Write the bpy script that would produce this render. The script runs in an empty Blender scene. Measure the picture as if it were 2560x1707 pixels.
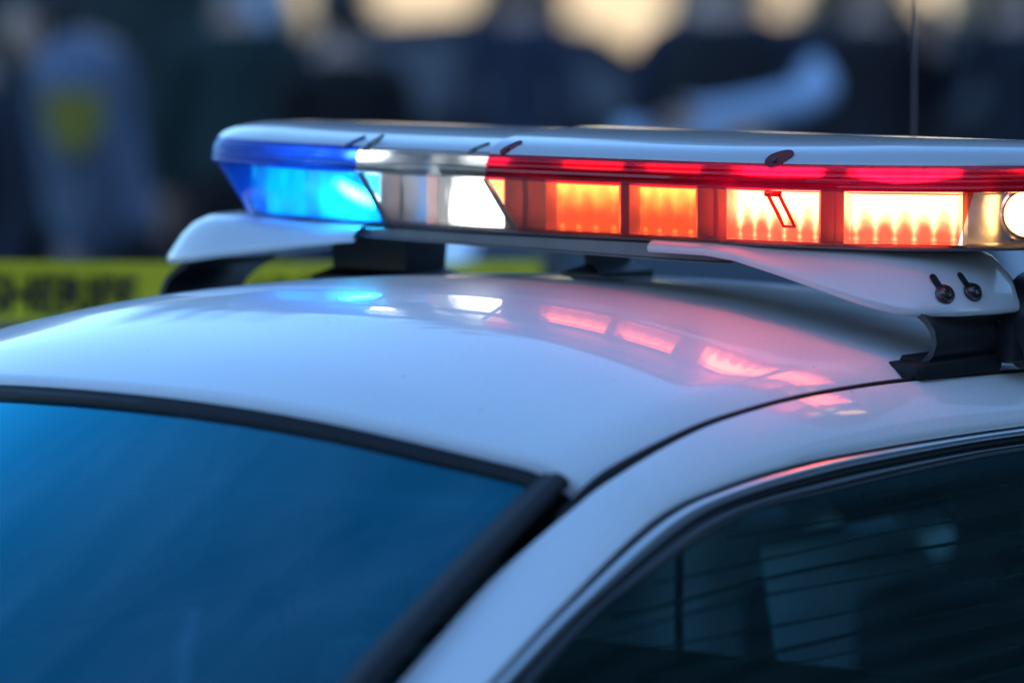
import bpy, bmesh, math, random
from mathutils import Vector, Matrix
from mathutils.bvhtree import BVHTree
R = math.radians
random.seed(7)
SC = bpy.context.scene
COL = SC.collection

# ------------------------------------------------------------------ camera, sky, sun, exposure
PHI, PITCH = R(38), R(-5)
FWD = Vector((-math.sin(PHI), math.cos(PHI), 0))        # ground direction the camera looks along
RGT = Vector((math.cos(PHI), math.sin(PHI), 0))
CAM = Vector((3.538, -4.635, 1.912))
cd = bpy.data.cameras.new('camera'); cam = bpy.data.objects.new('camera', cd); COL.objects.link(cam)
cam.location = CAM
cam.rotation_euler = (R(90) + PITCH, 0, PHI)
cd.sensor_width = 36; cd.lens = 167.06; cd.clip_start = 0.05; cd.clip_end = 3000
cd.dof.use_dof = True; cd.dof.focus_distance = 5.47; cd.dof.aperture_fstop = 2.05
cd.dof.aperture_blades = 9
SC.camera = cam

SUN_EL, SUN_AZ = R(12), PHI                              # low sun behind the photographer
w = bpy.data.worlds.new('World'); SC.world = w; w.use_nodes = True
nt = w.node_tree; nt.nodes.clear()
sky = nt.nodes.new('ShaderNodeTexSky'); sky.sky_type = 'NISHITA'; sky.sun_disc = False
sky.sun_elevation = SUN_EL; sky.sun_rotation = math.pi - SUN_AZ
sky.air_density = 1.0; sky.dust_density = 0.3; sky.ozone_density = 4.2
bg = nt.nodes.new('ShaderNodeBackground'); bg.inputs[1].default_value = 0.15
wo = nt.nodes.new('ShaderNodeOutputWorld')
nt.links.new(sky.outputs[0], bg.inputs[0]); nt.links.new(bg.outputs[0], wo.inputs[0])
ld = bpy.data.lights.new('sun', 'SUN'); ld.energy = 2.0; ld.angle = R(0.5); ld.color = (1, .85, .66)
sun = bpy.data.objects.new('sun', ld); COL.objects.link(sun)
to_sun = Vector((math.sin(SUN_AZ) * math.cos(SUN_EL), -math.cos(SUN_AZ) * math.cos(SUN_EL), math.sin(SUN_EL)))
sun.rotation_euler = to_sun.to_track_quat('Z', 'Y').to_euler()
SC.view_settings.view_transform = 'Standard'; SC.view_settings.look = 'None'
SC.view_settings.exposure = 1.9; SC.view_settings.gamma = 1
SC.cycles.max_bounces = 10; SC.cycles.transparent_max_bounces = 24
SC.cycles.caustics_reflective = True; SC.cycles.sample_clamp_indirect = 8
SC.cycles.use_denoising = True

# ------------------------------------------------------------------ helpers
def spot(right, ahead, z=0.0):
    p = CAM + RGT * right + FWD * ahead
    return Vector((p.x, p.y, z))

def tag(o, label=None, cat=None, group=None, kind=None):
    if label: o['label'] = label
    if cat: o['category'] = cat
    if group: o['group'] = group
    if kind: o['kind'] = kind
    return o

def empty(name, loc=(0, 0, 0), rz=0.0):
    o = bpy.data.objects.new(name, None); COL.objects.link(o)
    o.location = loc; o.rotation_euler = (0, 0, rz); o.empty_display_size = 0.1
    return o

def link(name, me, mats, parent=None, smooth=None):
    o = bpy.data.objects.new(name, me); COL.objects.link(o)
    if not isinstance(mats, (list, tuple)): mats = [mats]
    for m in mats: me.materials.append(m)
    if parent: o.parent = parent
    if smooth is not None:
        for p in me.polygons: p.use_smooth = True
        if smooth < 179: me.set_sharp_from_angle(angle=R(smooth))
    return o

def build(name, bm, mats, parent=None, smooth=None, normals=True):
    if normals: bmesh.ops.recalc_face_normals(bm, faces=bm.faces)
    me = bpy.data.meshes.new(name); bm.to_mesh(me); bm.free()
    return link(name, me, mats, parent, smooth)

def box(bm, c, s, rz=0.0, bevel=0.0, mi=0, M=None):
    r = bmesh.ops.create_cube(bm, size=1.0)
    vs = r['verts']
    mat = Matrix.Translation(c) @ Matrix.Rotation(rz, 4, 'Z') @ Matrix.Diagonal((s[0], s[1], s[2], 1))
    if M is not None: mat = M @ mat
    bmesh.ops.transform(bm, matrix=mat, verts=vs)
    fs = list({f for v in vs for f in v.link_faces})
    for f in fs: f.material_index = mi
    if bevel:
        es = list({e for v in vs for e in v.link_edges})
        bmesh.ops.bevel(bm, geom=es, offset=bevel, segments=2, affect='EDGES', profile=.6)

def cyl(bm, p0, p1, r0, r1=None, n=20, caps=True, mi=0):
    p0, p1 = Vector(p0), Vector(p1); r1 = r0 if r1 is None else r1
    q = (p1 - p0).to_track_quat('Z', 'Y').to_matrix()
    a, b = [], []
    for i in range(n):
        t = 2 * math.pi * i / n; d = q @ Vector((math.cos(t), math.sin(t), 0))
        a.append(bm.verts.new(p0 + d * r0)); b.append(bm.verts.new(p1 + d * r1))
    for i in range(n):
        j = (i + 1) % n; bm.faces.new((a[i], a[j], b[j], b[i])).material_index = mi
    if caps:
        bm.faces.new(a[::-1]).material_index = mi; bm.faces.new(b).material_index = mi

def tube(bm, pts, r, n=10, closed=False, mi=0):
    pts = [Vector(p) for p in pts]; N = len(pts); rings = []
    up = Vector((0, 0, 1))
    for i, p in enumerate(pts):
        a = pts[(i - 1) % N] if (closed or i > 0) else p
        b = pts[(i + 1) % N] if (closed or i < N - 1) else p
        t = (b - a).normalized()
        s = t.cross(up)
        if s.length < 1e-4: s = t.cross(Vector((1, 0, 0)))
        s.normalize(); u = s.cross(t)
        rr = r[i] if isinstance(r, (list, tuple)) else r
        rings.append([bm.verts.new(p + (s * math.cos(2 * math.pi * k / n) + u * math.sin(2 * math.pi * k / n)) * rr) for k in range(n)])
    for i in range(N if closed else N - 1):
        A, B = rings[i], rings[(i + 1) % N]
        for k in range(n):
            bm.faces.new((A[k], A[(k + 1) % n], B[(k + 1) % n], B[k])).material_index = mi
    if not closed:
        bm.faces.new(rings[0][::-1]).material_index = mi; bm.faces.new(rings[-1]).material_index = mi

def grid(bm, rows, close_u=False, mi=0):
    """rows: list of lists of points, all the same length"""
    V = [[bm.verts.new(p) for p in r] for r in rows]
    n = len(rows[0])
    for i in range(len(V) - 1):
        for j in range(n if close_u else n - 1):
            k = (j + 1) % n
            bm.faces.new((V[i][j], V[i][k], V[i + 1][k], V[i + 1][j])).material_index = mi
    return V

def catmull(P, n, closed=False):
    """resample a control polygon as a centripetal-like Catmull-Rom curve, even by arc length"""
    P = [Vector(p) for p in P]; N = len(P); out = []
    segs = N if closed else N - 1
    for i in range(segs):
        if closed: p0, p1, p2, p3 = P[(i - 1) % N], P[i], P[(i + 1) % N], P[(i + 2) % N]
        else:
            p1, p2 = P[i], P[i + 1]
            p0 = P[i - 1] if i > 0 else p1 * 2 - p2
            p3 = P[i + 2] if i + 2 < N else p2 * 2 - p1
        for k in range(24):
            t = k / 24
            out.append(.5 * ((2 * p1) + (p2 - p0) * t + (2 * p0 - 5 * p1 + 4 * p2 - p3) * t * t + (3 * p1 - p0 - 3 * p2 + p3) * t ** 3))
    out.append(P[0].copy() if closed else P[-1].copy())
    L = [0.0]
    for i in range(1, len(out)): L.append(L[-1] + (out[i] - out[i - 1]).length)
    res = []; j = 0
    m = n if closed else n - 1
    for k in range(n):
        s = L[-1] * k / m
        while j < len(L) - 2 and L[j + 1] < s: j += 1
        d = L[j + 1] - L[j]
        res.append(out[j].lerp(out[j + 1], (s - L[j]) / d if d else 0))
    return res

def interp(x, xs, ys):
    if x <= xs[0]: return ys[0]
    for i in range(1, len(xs)):
        if x <= xs[i]: return ys[i - 1] + (ys[i] - ys[i - 1]) * (x - xs[i - 1]) / (xs[i] - xs[i - 1])
    return ys[-1]

def sstep(a, b, x):
    t = max(0, min(1, (x - a) / (b - a))); return t * t * (3 - 2 * t)

# ------------------------------------------------------------------ materials
def newmat(name):
    m = bpy.data.materials.new(name); m.use_nodes = True
    return m, m.node_tree.nodes, m.node_tree.links

def pbr(name, col, rough=.5, metal=0.0, coat=0.0, coat_r=.03, noise=None, bump=None, spec=.5, vary=.0, scale=8.0):
    m, N, L = newmat(name); b = N['Principled BSDF']
    b.inputs['Base Color'].default_value = (*col, 1); b.inputs['Roughness'].default_value = rough
    b.inputs['Metallic'].default_value = metal; b.inputs['Coat Weight'].default_value = coat
    b.inputs['Coat Roughness'].default_value = coat_r; b.inputs['Specular IOR Level'].default_value = spec
    tc = N.new('ShaderNodeTexCoord')
    if vary:
        n = N.new('ShaderNodeTexNoise'); n.inputs['Scale'].default_value = scale; n.inputs['Detail'].default_value = 6
        L.new(tc.outputs['Object'], n.inputs['Vector'])
        mx = N.new('ShaderNodeMix'); mx.data_type = 'RGBA'
        mx.inputs[6].default_value = (*[c * (1 - vary) for c in col], 1)
        mx.inputs[7].default_value = (*[min(1, c * (1 + vary)) for c in col], 1)
        L.new(n.outputs['Fac'], mx.inputs[0]); L.new(mx.outputs[2], b.inputs['Base Color'])
    if bump:
        n2 = N.new('ShaderNodeTexNoise'); n2.inputs['Scale'].default_value = bump[0]; n2.inputs['Detail'].default_value = 3
        L.new(tc.outputs['Object'], n2.inputs['Vector'])
        bp = N.new('ShaderNodeBump'); bp.inputs['Strength'].default_value = bump[1]; bp.inputs['Distance'].default_value = bump[2]
        L.new(n2.outputs['Fac'], bp.inputs['Height']); L.new(bp.outputs[0], b.inputs['Normal'])
        if coat: L.new(bp.outputs[0], b.inputs['Coat Normal'])
    return m

def car_paint(name, col):
    """white paint under clear coat with road dust and a few stuck specks"""
    m, N, L = newmat(name); b = N['Principled BSDF']
    tc = N.new('ShaderNodeTexCoord')
    b.inputs['Roughness'].default_value = .42; b.inputs['Coat Weight'].default_value = .72; b.inputs['Specular IOR Level'].default_value = .2
    b.inputs['Coat Roughness'].default_value = .025; b.inputs['Coat IOR'].default_value = 1.38
    dust = N.new('ShaderNodeTexNoise'); dust.inputs['Scale'].default_value = 260; dust.inputs['Detail'].default_value = 5
    blot = N.new('ShaderNodeTexNoise'); blot.inputs['Scale'].default_value = 7; blot.inputs['Detail'].default_value = 5
    vor = N.new('ShaderNodeTexVoronoi'); vor.inputs['Scale'].default_value = 42; vor.inputs['Randomness'].default_value = 1
    for n in (dust, blot, vor): L.new(tc.outputs['Object'], n.inputs['Vector'])
    sep = N.new('ShaderNodeSeparateColor'); L.new(vor.outputs['Color'], sep.inputs[0])
    size = N.new('ShaderNodeMath'); size.operation = 'MULTIPLY_ADD'; size.inputs[1].default_value = .42; size.inputs[2].default_value = -.33
    L.new(sep.outputs[0], size.inputs[0])
    spk = N.new('ShaderNodeMath'); spk.operation = 'LESS_THAN'
    L.new(vor.outputs['Distance'], spk.inputs[0]); L.new(size.outputs[0], spk.inputs[1])
    mx = N.new('ShaderNodeMix'); mx.data_type = 'RGBA'
    mx.inputs[6].default_value = (*[c * .955 for c in col], 1); mx.inputs[7].default_value = (*col, 1)
    rmp = N.new('ShaderNodeMapRange'); rmp.inputs[1].default_value = .42; rmp.inputs[2].default_value = .58
    L.new(dust.outputs['Fac'], rmp.inputs[0]); L.new(rmp.outputs[0], mx.inputs[0])
    mx2 = N.new('ShaderNodeMix'); mx2.data_type = 'RGBA'; mx2.inputs[7].default_value = (.16, .14, .13, 1)
    k = N.new('ShaderNodeMath'); k.operation = 'MULTIPLY'; k.inputs[1].default_value = .8
    L.new(spk.outputs[0], k.inputs[0]); L.new(k.outputs[0], mx2.inputs[0]); L.new(mx.outputs[2], mx2.inputs[6])
    L.new(mx2.outputs[2], b.inputs['Base Color'])
    cr = N.new('ShaderNodeMapRange'); cr.inputs[1].default_value = .35; cr.inputs[2].default_value = .7
    cr.inputs[3].default_value = .012; cr.inputs[4].default_value = .05
    L.new(blot.outputs['Fac'], cr.inputs[0]); L.new(cr.outputs[0], b.inputs['Coat Roughness'])
    pe = N.new('ShaderNodeTexNoise'); pe.inputs['Scale'].default_value = 90; pe.inputs['Detail'].default_value = 2
    L.new(tc.outputs['Object'], pe.inputs['Vector'])
    bp = N.new('ShaderNodeBump'); bp.inputs['Strength'].default_value = .05; bp.inputs['Distance'].default_value = .0004
    L.new(pe.outputs['Fac'], bp.inputs['Height']); L.new(bp.outputs[0], b.inputs['Coat Normal'])
    return m

def thin(name, tint, gloss=(1, 1, 1), rough=.01, ior=1.5, haze=0.0, haze_col=None, boost=1.0, film=0.0):
    """thin clear or coloured plastic / glass pane: tinted transparency under a Fresnel reflection, a little milky scatter"""
    m, N, L = newmat(name); N.remove(N['Principled BSDF'])
    out = N['Material Output']
    tr = N.new('ShaderNodeBsdfTransparent'); tr.inputs[0].default_value = (*tint, 1)
    body = tr.outputs[0]
    if haze:
        tl = N.new('ShaderNodeBsdfTranslucent'); tl.inputs[0].default_value = (*(haze_col or tint), 1)
        df = N.new('ShaderNodeBsdfDiffuse'); df.inputs[0].default_value = (*(haze_col or tint), 1)
        m0 = N.new('ShaderNodeMixShader'); m0.inputs[0].default_value = .4
        L.new(tl.outputs[0], m0.inputs[1]); L.new(df.outputs[0], m0.inputs[2])
        m1 = N.new('ShaderNodeMixShader'); m1.inputs[0].default_value = haze
        L.new(tr.outputs[0], m1.inputs[1]); L.new(m0.outputs[0], m1.inputs[2]); body = m1.outputs[0]
    if film:      # dried wiper smears and dust on the outside of the pane
        tc = N.new('ShaderNodeTexCoord'); mp = N.new('ShaderNodeMapping'); mp.inputs['Scale'].default_value = (5.5, 1.2, 1.2); mp.inputs['Rotation'].default_value = (0, 0, .5)
        L.new(tc.outputs['Object'], mp.inputs[0])
        n1 = N.new('ShaderNodeTexNoise'); n1.inputs['Scale'].default_value = 2.2; n1.inputs['Detail'].default_value = 5; n1.inputs['Distortion'].default_value = .6; L.new(mp.outputs[0], n1.inputs['Vector'])
        n2 = N.new('ShaderNodeTexNoise'); n2.inputs['Scale'].default_value = 320; n2.inputs['Detail'].default_value = 3; L.new(tc.outputs['Object'], n2.inputs['Vector'])
        r1 = N.new('ShaderNodeMapRange'); r1.inputs[1].default_value = .38; r1.inputs[2].default_value = .72; r1.inputs[3].default_value = .1; r1.inputs[4].default_value = 1; L.new(n1.outputs['Fac'], r1.inputs[0])
        r2 = N.new('ShaderNodeMapRange'); r2.inputs[1].default_value = .4; r2.inputs[2].default_value = .7; r2.inputs[3].default_value = .6; r2.inputs[4].default_value = 1.3; L.new(n2.outputs['Fac'], r2.inputs[0])
        ml = N.new('ShaderNodeMath'); ml.operation = 'MULTIPLY'; L.new(r1.outputs[0], ml.inputs[0]); L.new(r2.outputs[0], ml.inputs[1])
        m2 = N.new('ShaderNodeMath'); m2.operation = 'MULTIPLY'; m2.inputs[1].default_value = film; L.new(ml.outputs[0], m2.inputs[0])
        df2 = N.new('ShaderNodeBsdfDiffuse'); df2.inputs[0].default_value = (.30, .42, .50, 1)
        mf = N.new('ShaderNodeMixShader'); L.new(m2.outputs[0], mf.inputs[0]); L.new(body, mf.inputs[1]); L.new(df2.outputs[0], mf.inputs[2]); body = mf.outputs[0]
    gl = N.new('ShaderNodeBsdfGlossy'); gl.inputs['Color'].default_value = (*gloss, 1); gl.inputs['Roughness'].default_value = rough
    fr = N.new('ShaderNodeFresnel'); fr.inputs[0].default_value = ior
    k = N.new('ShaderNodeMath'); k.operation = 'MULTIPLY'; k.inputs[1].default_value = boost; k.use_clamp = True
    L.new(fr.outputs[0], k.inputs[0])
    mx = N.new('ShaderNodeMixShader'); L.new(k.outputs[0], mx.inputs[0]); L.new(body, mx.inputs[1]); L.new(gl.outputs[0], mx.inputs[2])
    L.new(mx.outputs[0], out.inputs[0])
    return m

def led(name, col, hi, lo, teeth=5.5, base=.2, amp=.22, top=.93, dots=0.0, soft=.08):
    """lit LED optic: a row of diodes behind the top of the face throws cones of light down it, so the lower
    border of the bright field is scalloped; x runs along the module (-1..1), y up it (0..1) in the UV map"""
    m, N, L = newmat(name); N.remove(N['Principled BSDF']); out = N['Material Output']
    uv = N.new('ShaderNodeUVMap'); sp = N.new('ShaderNodeSeparateXYZ'); L.new(uv.outputs[0], sp.inputs[0])
    def mth(op, a, b=None, c=None, clamp=False):
        n = N.new('ShaderNodeMath'); n.operation = op; n.use_clamp = clamp
        for i, v in enumerate((a, b, c)):
            if v is None: continue
            if isinstance(v, (int, float)): n.inputs[i].default_value = v
            else: L.new(v, n.inputs[i])
        return n.outputs[0]
    ns = N.new('ShaderNodeTexNoise'); ns.inputs['Scale'].default_value = 2.6; ns.inputs['Detail'].default_value = 2
    L.new(uv.outputs[0], ns.inputs['Vector'])
    x = mth('MULTIPLY', sp.outputs[0], teeth)
    ph = mth('PINGPONG', mth('ADD', x, .5), .5)                 # 0..0.5 triangle wave
    tri = mth('MULTIPLY', ph, 2.0)
    arch = mth('SUBTRACT', 1.0, mth('POWER', mth('SUBTRACT', 1.0, tri), 2.0))
    edge = mth('ADD', mth('MULTIPLY', arch, amp), mth('ADD', mth('MULTIPLY', ns.outputs['Fac'], .34), base - .17))
    d = mth('SUBTRACT', sp.outputs[1], edge)
    k = mth('SMOOTH_MIN', mth('MAXIMUM', mth('DIVIDE', mth('ADD', d, soft * .3), soft), 0), 1.0, .1)
    k = mth('POWER', k, 2.0)
    cap = mth('SUBTRACT', 1.0, mth('MULTIPLY', mth('GREATER_THAN', sp.outputs[1], top), .9))
    val = mth('MULTIPLY', mth('ADD', lo, mth('MULTIPLY', k, hi)), cap)
    if dots:
        dy = mth('ABSOLUTE', mth('SUBTRACT', sp.outputs[1], .07)); dx = mth('SUBTRACT', tri, 0.0)
        g = mth('MULTIPLY', mth('SUBTRACT', 1.0, mth('MULTIPLY', dy, 14.0), None, True), mth('SUBTRACT', 1.0, mth('MULTIPLY', dx, 2.4), None, True))
        val = mth('ADD', val, mth('MULTIPLY', g, dots))
    em = N.new('ShaderNodeEmission'); em.inputs[0].default_value = (*col, 1)
    L.new(val, em.inputs[1]); L.new(em.outputs[0], out.inputs[0])
    return m

def smear(name, col, lo, hi, ramp=None, spot=None):
    """lit optic behind frosted flutes: streaky, uneven field, brighter towards one end or round one hot spot"""
    m, N, L = newmat(name); N.remove(N['Principled BSDF'])
    uv = N.new('ShaderNodeUVMap'); sp = N.new('ShaderNodeSeparateXYZ'); L.new(uv.outputs[0], sp.inputs[0])
    mp = N.new('ShaderNodeMapping'); mp.inputs['Scale'].default_value = (5, .9, 1); mp.inputs['Rotation'].default_value = (0, 0, .35); L.new(uv.outputs[0], mp.inputs[0])
    ns = N.new('ShaderNodeTexNoise'); ns.inputs['Scale'].default_value = 1.6; ns.inputs['Detail'].default_value = 4; L.new(mp.outputs[0], ns.inputs['Vector'])
    def mth(op, a, b=None, c=None, cl=False):
        n = N.new('ShaderNodeMath'); n.operation = op; n.use_clamp = cl
        for i, v in enumerate((a, b, c)):
            if v is None: continue
            if isinstance(v, (int, float)): n.inputs[i].default_value = v
            else: L.new(v, n.inputs[i])
        return n.outputs[0]
    x = mth('ADD', sp.outputs[0], mth('MULTIPLY_ADD', ns.outputs['Fac'], 1.6, -.8))
    if ramp:
        r = N.new('ShaderNodeMapRange'); r.interpolation_type = 'SMOOTHSTEP'; r.inputs[1].default_value = ramp[0]; r.inputs[2].default_value = ramp[1]
        L.new(x, r.inputs[0]); k = r.outputs[0]
    else:
        k = mth('MULTIPLY_ADD', ns.outputs['Fac'], 2.4, -.7, True)
    val = mth('MULTIPLY_ADD', k, hi, lo)
    em = N.new('ShaderNodeEmission'); em.inputs[0].default_value = (*col, 1); L.new(val, em.inputs[1]); last = em.outputs[0]
    if spot:
        cx, cy, st, c2 = spot
        dx = mth('MULTIPLY', mth('SUBTRACT', x, cx), 1.25); dy = mth('MULTIPLY', mth('SUBTRACT', mth('ADD', sp.outputs[1], mth('MULTIPLY', sp.outputs[0], .30)), cy + .12), 4.2)
        d = mth('SQRT', mth('ADD', mth('MULTIPLY', dx, dx), mth('MULTIPLY', dy, dy)))
        g = mth('POWER', mth('SUBTRACT', 1.0, d, None, True), 1.5)
        e2 = N.new('ShaderNodeEmission'); e2.inputs[0].default_value = (*c2, 1); L.new(mth('MULTIPLY', g, st), e2.inputs[1])
        ad = N.new('ShaderNodeAddShader'); L.new(last, ad.inputs[0]); L.new(e2.outputs[0], ad.inputs[1]); last = ad.outputs[0]
    L.new(last, N['Material Output'].inputs[0]); return m

def glow(name, col, s):
    m, N, L = newmat(name); N.remove(N['Principled BSDF'])
    em = N.new('ShaderNodeEmission'); em.inputs[0].default_value = (*col, 1); em.inputs[1].default_value = s
    L.new(em.outputs[0], N['Material Output'].inputs[0]); return m

M = {}
M['paint'] = car_paint('white_paint', (.80, .80, .80))
M['rubber'] = pbr('black_rubber', (.010, .011, .013), .5, vary=.35, scale=22, spec=.3, bump=(160, .15, .0008))
M['trim'] = pbr('black_trim', (.012, .013, .015), .30, coat=.3)
M['gap'] = pbr('panel_gap', (.006, .006, .007), .8)
M['chrome'] = pbr('chrome', (.78, .78, .78), .28, metal=1)
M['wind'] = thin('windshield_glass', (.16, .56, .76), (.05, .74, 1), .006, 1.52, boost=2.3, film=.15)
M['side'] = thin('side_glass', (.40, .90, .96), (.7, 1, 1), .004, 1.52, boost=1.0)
M['rear_tint'] = thin('rear_tinted_glass', (.06, .10, .12), (.8, 1, 1), .004, 1.52)
M['cabin'] = pbr('cabin_dark', (.018, .019, .022), .8, vary=.3, scale=20)
M['seat'] = pbr('seat_cloth', (.05, .055, .065), .9, vary=.3, scale=120)
M['plexi'] = thin('frosted_plexiglass', (.3, .8, .85), haze=.95, haze_col=(.62, .98, .98))
M['liner'] = pbr('headliner', (.16, .16, .17), .95)
M['white_plastic'] = pbr('white_plastic', (.50, .51, .53), .26, coat=.8, coat_r=.06, bump=(140, .06, .0006))
M['bracket'] = pbr('bracket_white', (.60, .60, .61), .22, coat=.6, coat_r=.05)
M['black_plastic'] = pbr('black_plastic', (.014, .014, .018), .38, vary=.3, scale=40, bump=(300, .12, .0006))
M['tray'] = pbr('tray_metal', (.16, .16, .17), .45, metal=.6, vary=.25, scale=30)
M['reflector'] = pbr('brushed_reflector', (.72, .70, .66), .28, metal=1, vary=.2, scale=50, bump=(220, .2, .001))
M['bolt'] = pbr('dark_bolt', (.10, .085, .085), .32, metal=.9)
M['whip'] = pbr('antenna_whip', (.16, .11, .11), .5)
M['screw'] = pbr('steel_screw', (.45, .44, .42), .35, metal=1)
M['red'] = thin('red_lens', (.82, .20, .06), (1, 1, 1), .03, 1.49, haze=.12, haze_col=(.75, .03, .03))
M['red_rim'] = thin('red_rim', (.52, .003, .02), (1, .7, .85), .05, 1.5, haze=.30, haze_col=(.26, .001, .022), boost=1.0)
M['blue'] = thin('blue_lens', (.014, .58, 1), (1, 1, 1), .03, 1.49, haze=.42, haze_col=(.003, .22, .95), boost=.6)
M['blue_rim'] = thin('blue_rim', (.02, .10, .75), (.7, .85, 1), .05, 1.5, haze=.45, haze_col=(.004, .07, .5), boost=.7)
M['clear'] = thin('clear_lens', (.93, .95, .95), (1, 1, 1), .03, 1.49, haze=.06, haze_col=(.8, .82, .85))
M['clear_rim'] = thin('clear_rim', (.50, .55, .56), (1, 1, 1), .05, 1.6, haze=.15, haze_col=(.34, .38, .38), boost=1.3)
M['red_edge'] = pbr('red_edge', (.16, .004, .008), .45)
M['red_clip'] = thin('red_clip', (.55, .03, .02), (1, .8, .8), .05, 1.5, haze=.4, haze_col=(.5, .01, .01))
M['blue_edge'] = pbr('blue_edge', (.01, .03, .16), .2, coat=.5)
M['clear_edge'] = pbr('clear_edge', (.16, .16, .13), .2, coat=.5)
M['led_red_hot'] = led('red_led_bright', (1, .43, .56), 8.5, .62, teeth=2.75, base=.07, amp=.27, top=.955, dots=2.5, soft=.46)
M['led_red_dim'] = led('red_led_dim', (1, .42, .20), 3.9, .36, teeth=1.9, base=.40, amp=.10, top=.94, dots=1.2, soft=.66)
M['led_blue'] = smear('blue_led', (.03, .40, 1), .35, 1.6, spot=(.20, .45, 50, (1, .95, .9)))
M['led_blue2'] = smear('blue_led_even', (.03, .40, 1), .3, 1.5)
M['led_white'] = smear('white_led', (1, .98, .95), .10, 1.6, ramp=(-.75, .1))
M['alley'] = glow('alley_lamp', (1, .52, .16), 2.4)

# ------------------------------------------------------------------ setting: ground
def ground():
    m, N, L = newmat('asphalt'); b = N['Principled BSDF']; b.inputs['Roughness'].default_value = .9
    tc = N.new('ShaderNodeTexCoord'); n = N.new('ShaderNodeTexNoise'); n.inputs['Scale'].default_value = 30; n.inputs['Detail'].default_value = 8
    L.new(tc.outputs['Object'], n.inputs['Vector']); r = N.new('ShaderNodeValToRGB')
    r.color_ramp.elements[0].color = (.03, .03, .032, 1); r.color_ramp.elements[1].color = (.075, .075, .075, 1)
    L.new(n.outputs['Fac'], r.inputs[0]); L.new(r.outputs[0], b.inputs['Base Color'])
    bm = bmesh.new(); grid(bm, [[(x, y, 0) for x in (-900, -60, 60, 900)] for y in (-900, -60, 60, 900)])
    return tag(build('ground', bm, m), kind='structure')
ground()

# ------------------------------------------------------------------ police car
car = tag(empty('police_car'), 'white patrol sedan with black-trimmed windshield, under the lit light bar', 'police car')

GAP = [(.69, -1.62, .905), (.66, -1.40, 1.012), (.618, -1.075, 1.174), (.609, -1.001, 1.211), (.595, -.887, 1.266), (.585, -.78, 1.313), (.582, -.70, 1.345),
       (.58, -.558, 1.3765), (.58, -.448, 1.390), (.58, -.333, 1.3975), (.58, -.174, 1.400), (.58, -.008, 1.396), (.58, .132, 1.391),
       (.58, .5, 1.374), (.578, .8, 1.345), (.585, 1.1, 1.26), (.60, 1.4, 1.12), (.62, 1.6, 1.0)]
TRIM = [(.775, -1.62, .935), (.745, -1.38, 1.035), (.697, -1.033, 1.177), (.678, -.897, 1.232), (.653, -.708, 1.299), (.645, -.578, 1.322), (.641, -.425, 1.334),
        (.64, -.268, 1.3375), (.639, -.1, 1.338), (.64, .037, 1.337), (.641, .34, 1.334)]
GLASS = [(.762, -1.36, .985), (.725, -1.14, 1.085), (.698, -.959, 1.168), (.682, -.849, 1.212), (.672, -.755, 1.242), (.655, -.544, 1.289), (.651, -.337, 1.3005),
         (.648, -.112, 1.308), (.647, .025, 1.309), (.648, .34, 1.306)]

def gap_z(y): return interp(y, GAPY, GAPZ)
_g = catmull(GAP, 400); GAPY = [p.y for p in _g]; GAPZ = [p.z for p in _g]
def hdr_y(x): return -.84 + .35 * x * x
def roof_mid(y):
    if y < -.3: return 1.49 - (.088 / .2916) * (y + .3) ** 2
    return 1.49 - .08 * (y + .3) ** 2 - .05 * max(0, y - .45) ** 2
def roof_z(x, y):
    a = min(1, abs(x) / .58); e = gap_z(y)
    s = max(0, min(1, (abs(x) - .522) / .058))
    return e + (roof_mid(y) - .012 * sstep(-.85, -.55, y) - e) * (1 - a ** 2.3) + .020 * (1 - s * s * s) - .008

def make_roof():
    bm = bmesh.new(); xs = [-1 + 2 * i / 120 for i in range(121)]
    xs = [math.copysign(abs(t) ** .85, t) for t in xs]; rows = []
    for j in range(141):
        v = j / 140; row = []
        for t in xs:
            x = t * .58; y0 = hdr_y(x); y1 = .80 - .25 * x * x; y = y0 + (y1 - y0) * v
            row.append((x, y, roof_z(x, y)))
        p = Vector(row[-1]); q = Vector(row[0])
        R_ = [p + Vector((.0025, 0, -.003)), p + Vector((.0035, 0, -.009)), p + Vector((.0035, 0, -.03))]
        L_ = [q + Vector((-.0035, 0, -.03)), q + Vector((-.0035, 0, -.009)), q + Vector((-.0025, 0, -.003))]
        rows.append([tuple(a) for a in L_] + row + [tuple(a) for a in R_])
    front = [(x, y - .004, z - .006) for x, y, z in rows[0]]; rows = [[(x, y + .002, z - .02) for x, y, z in front], front] + rows
    grid(bm, rows)
    return build('roof', bm, M['paint'], car, 60)
roof = make_roof()

def make_liner():
    bm = bmesh.new(); rows = []
    for j in range(30):
        v = j / 29
        rows.append([(x, (y := hdr_y(x) + .015 + (.80 - hdr_y(x)) * v), roof_z(x * .98, y) - .035) for x in [-.56 + 1.12 * i / 30 for i in range(31)]])
    grid(bm, rows); return build('headliner', bm, M['liner'], car, 180)
make_liner()

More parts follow.
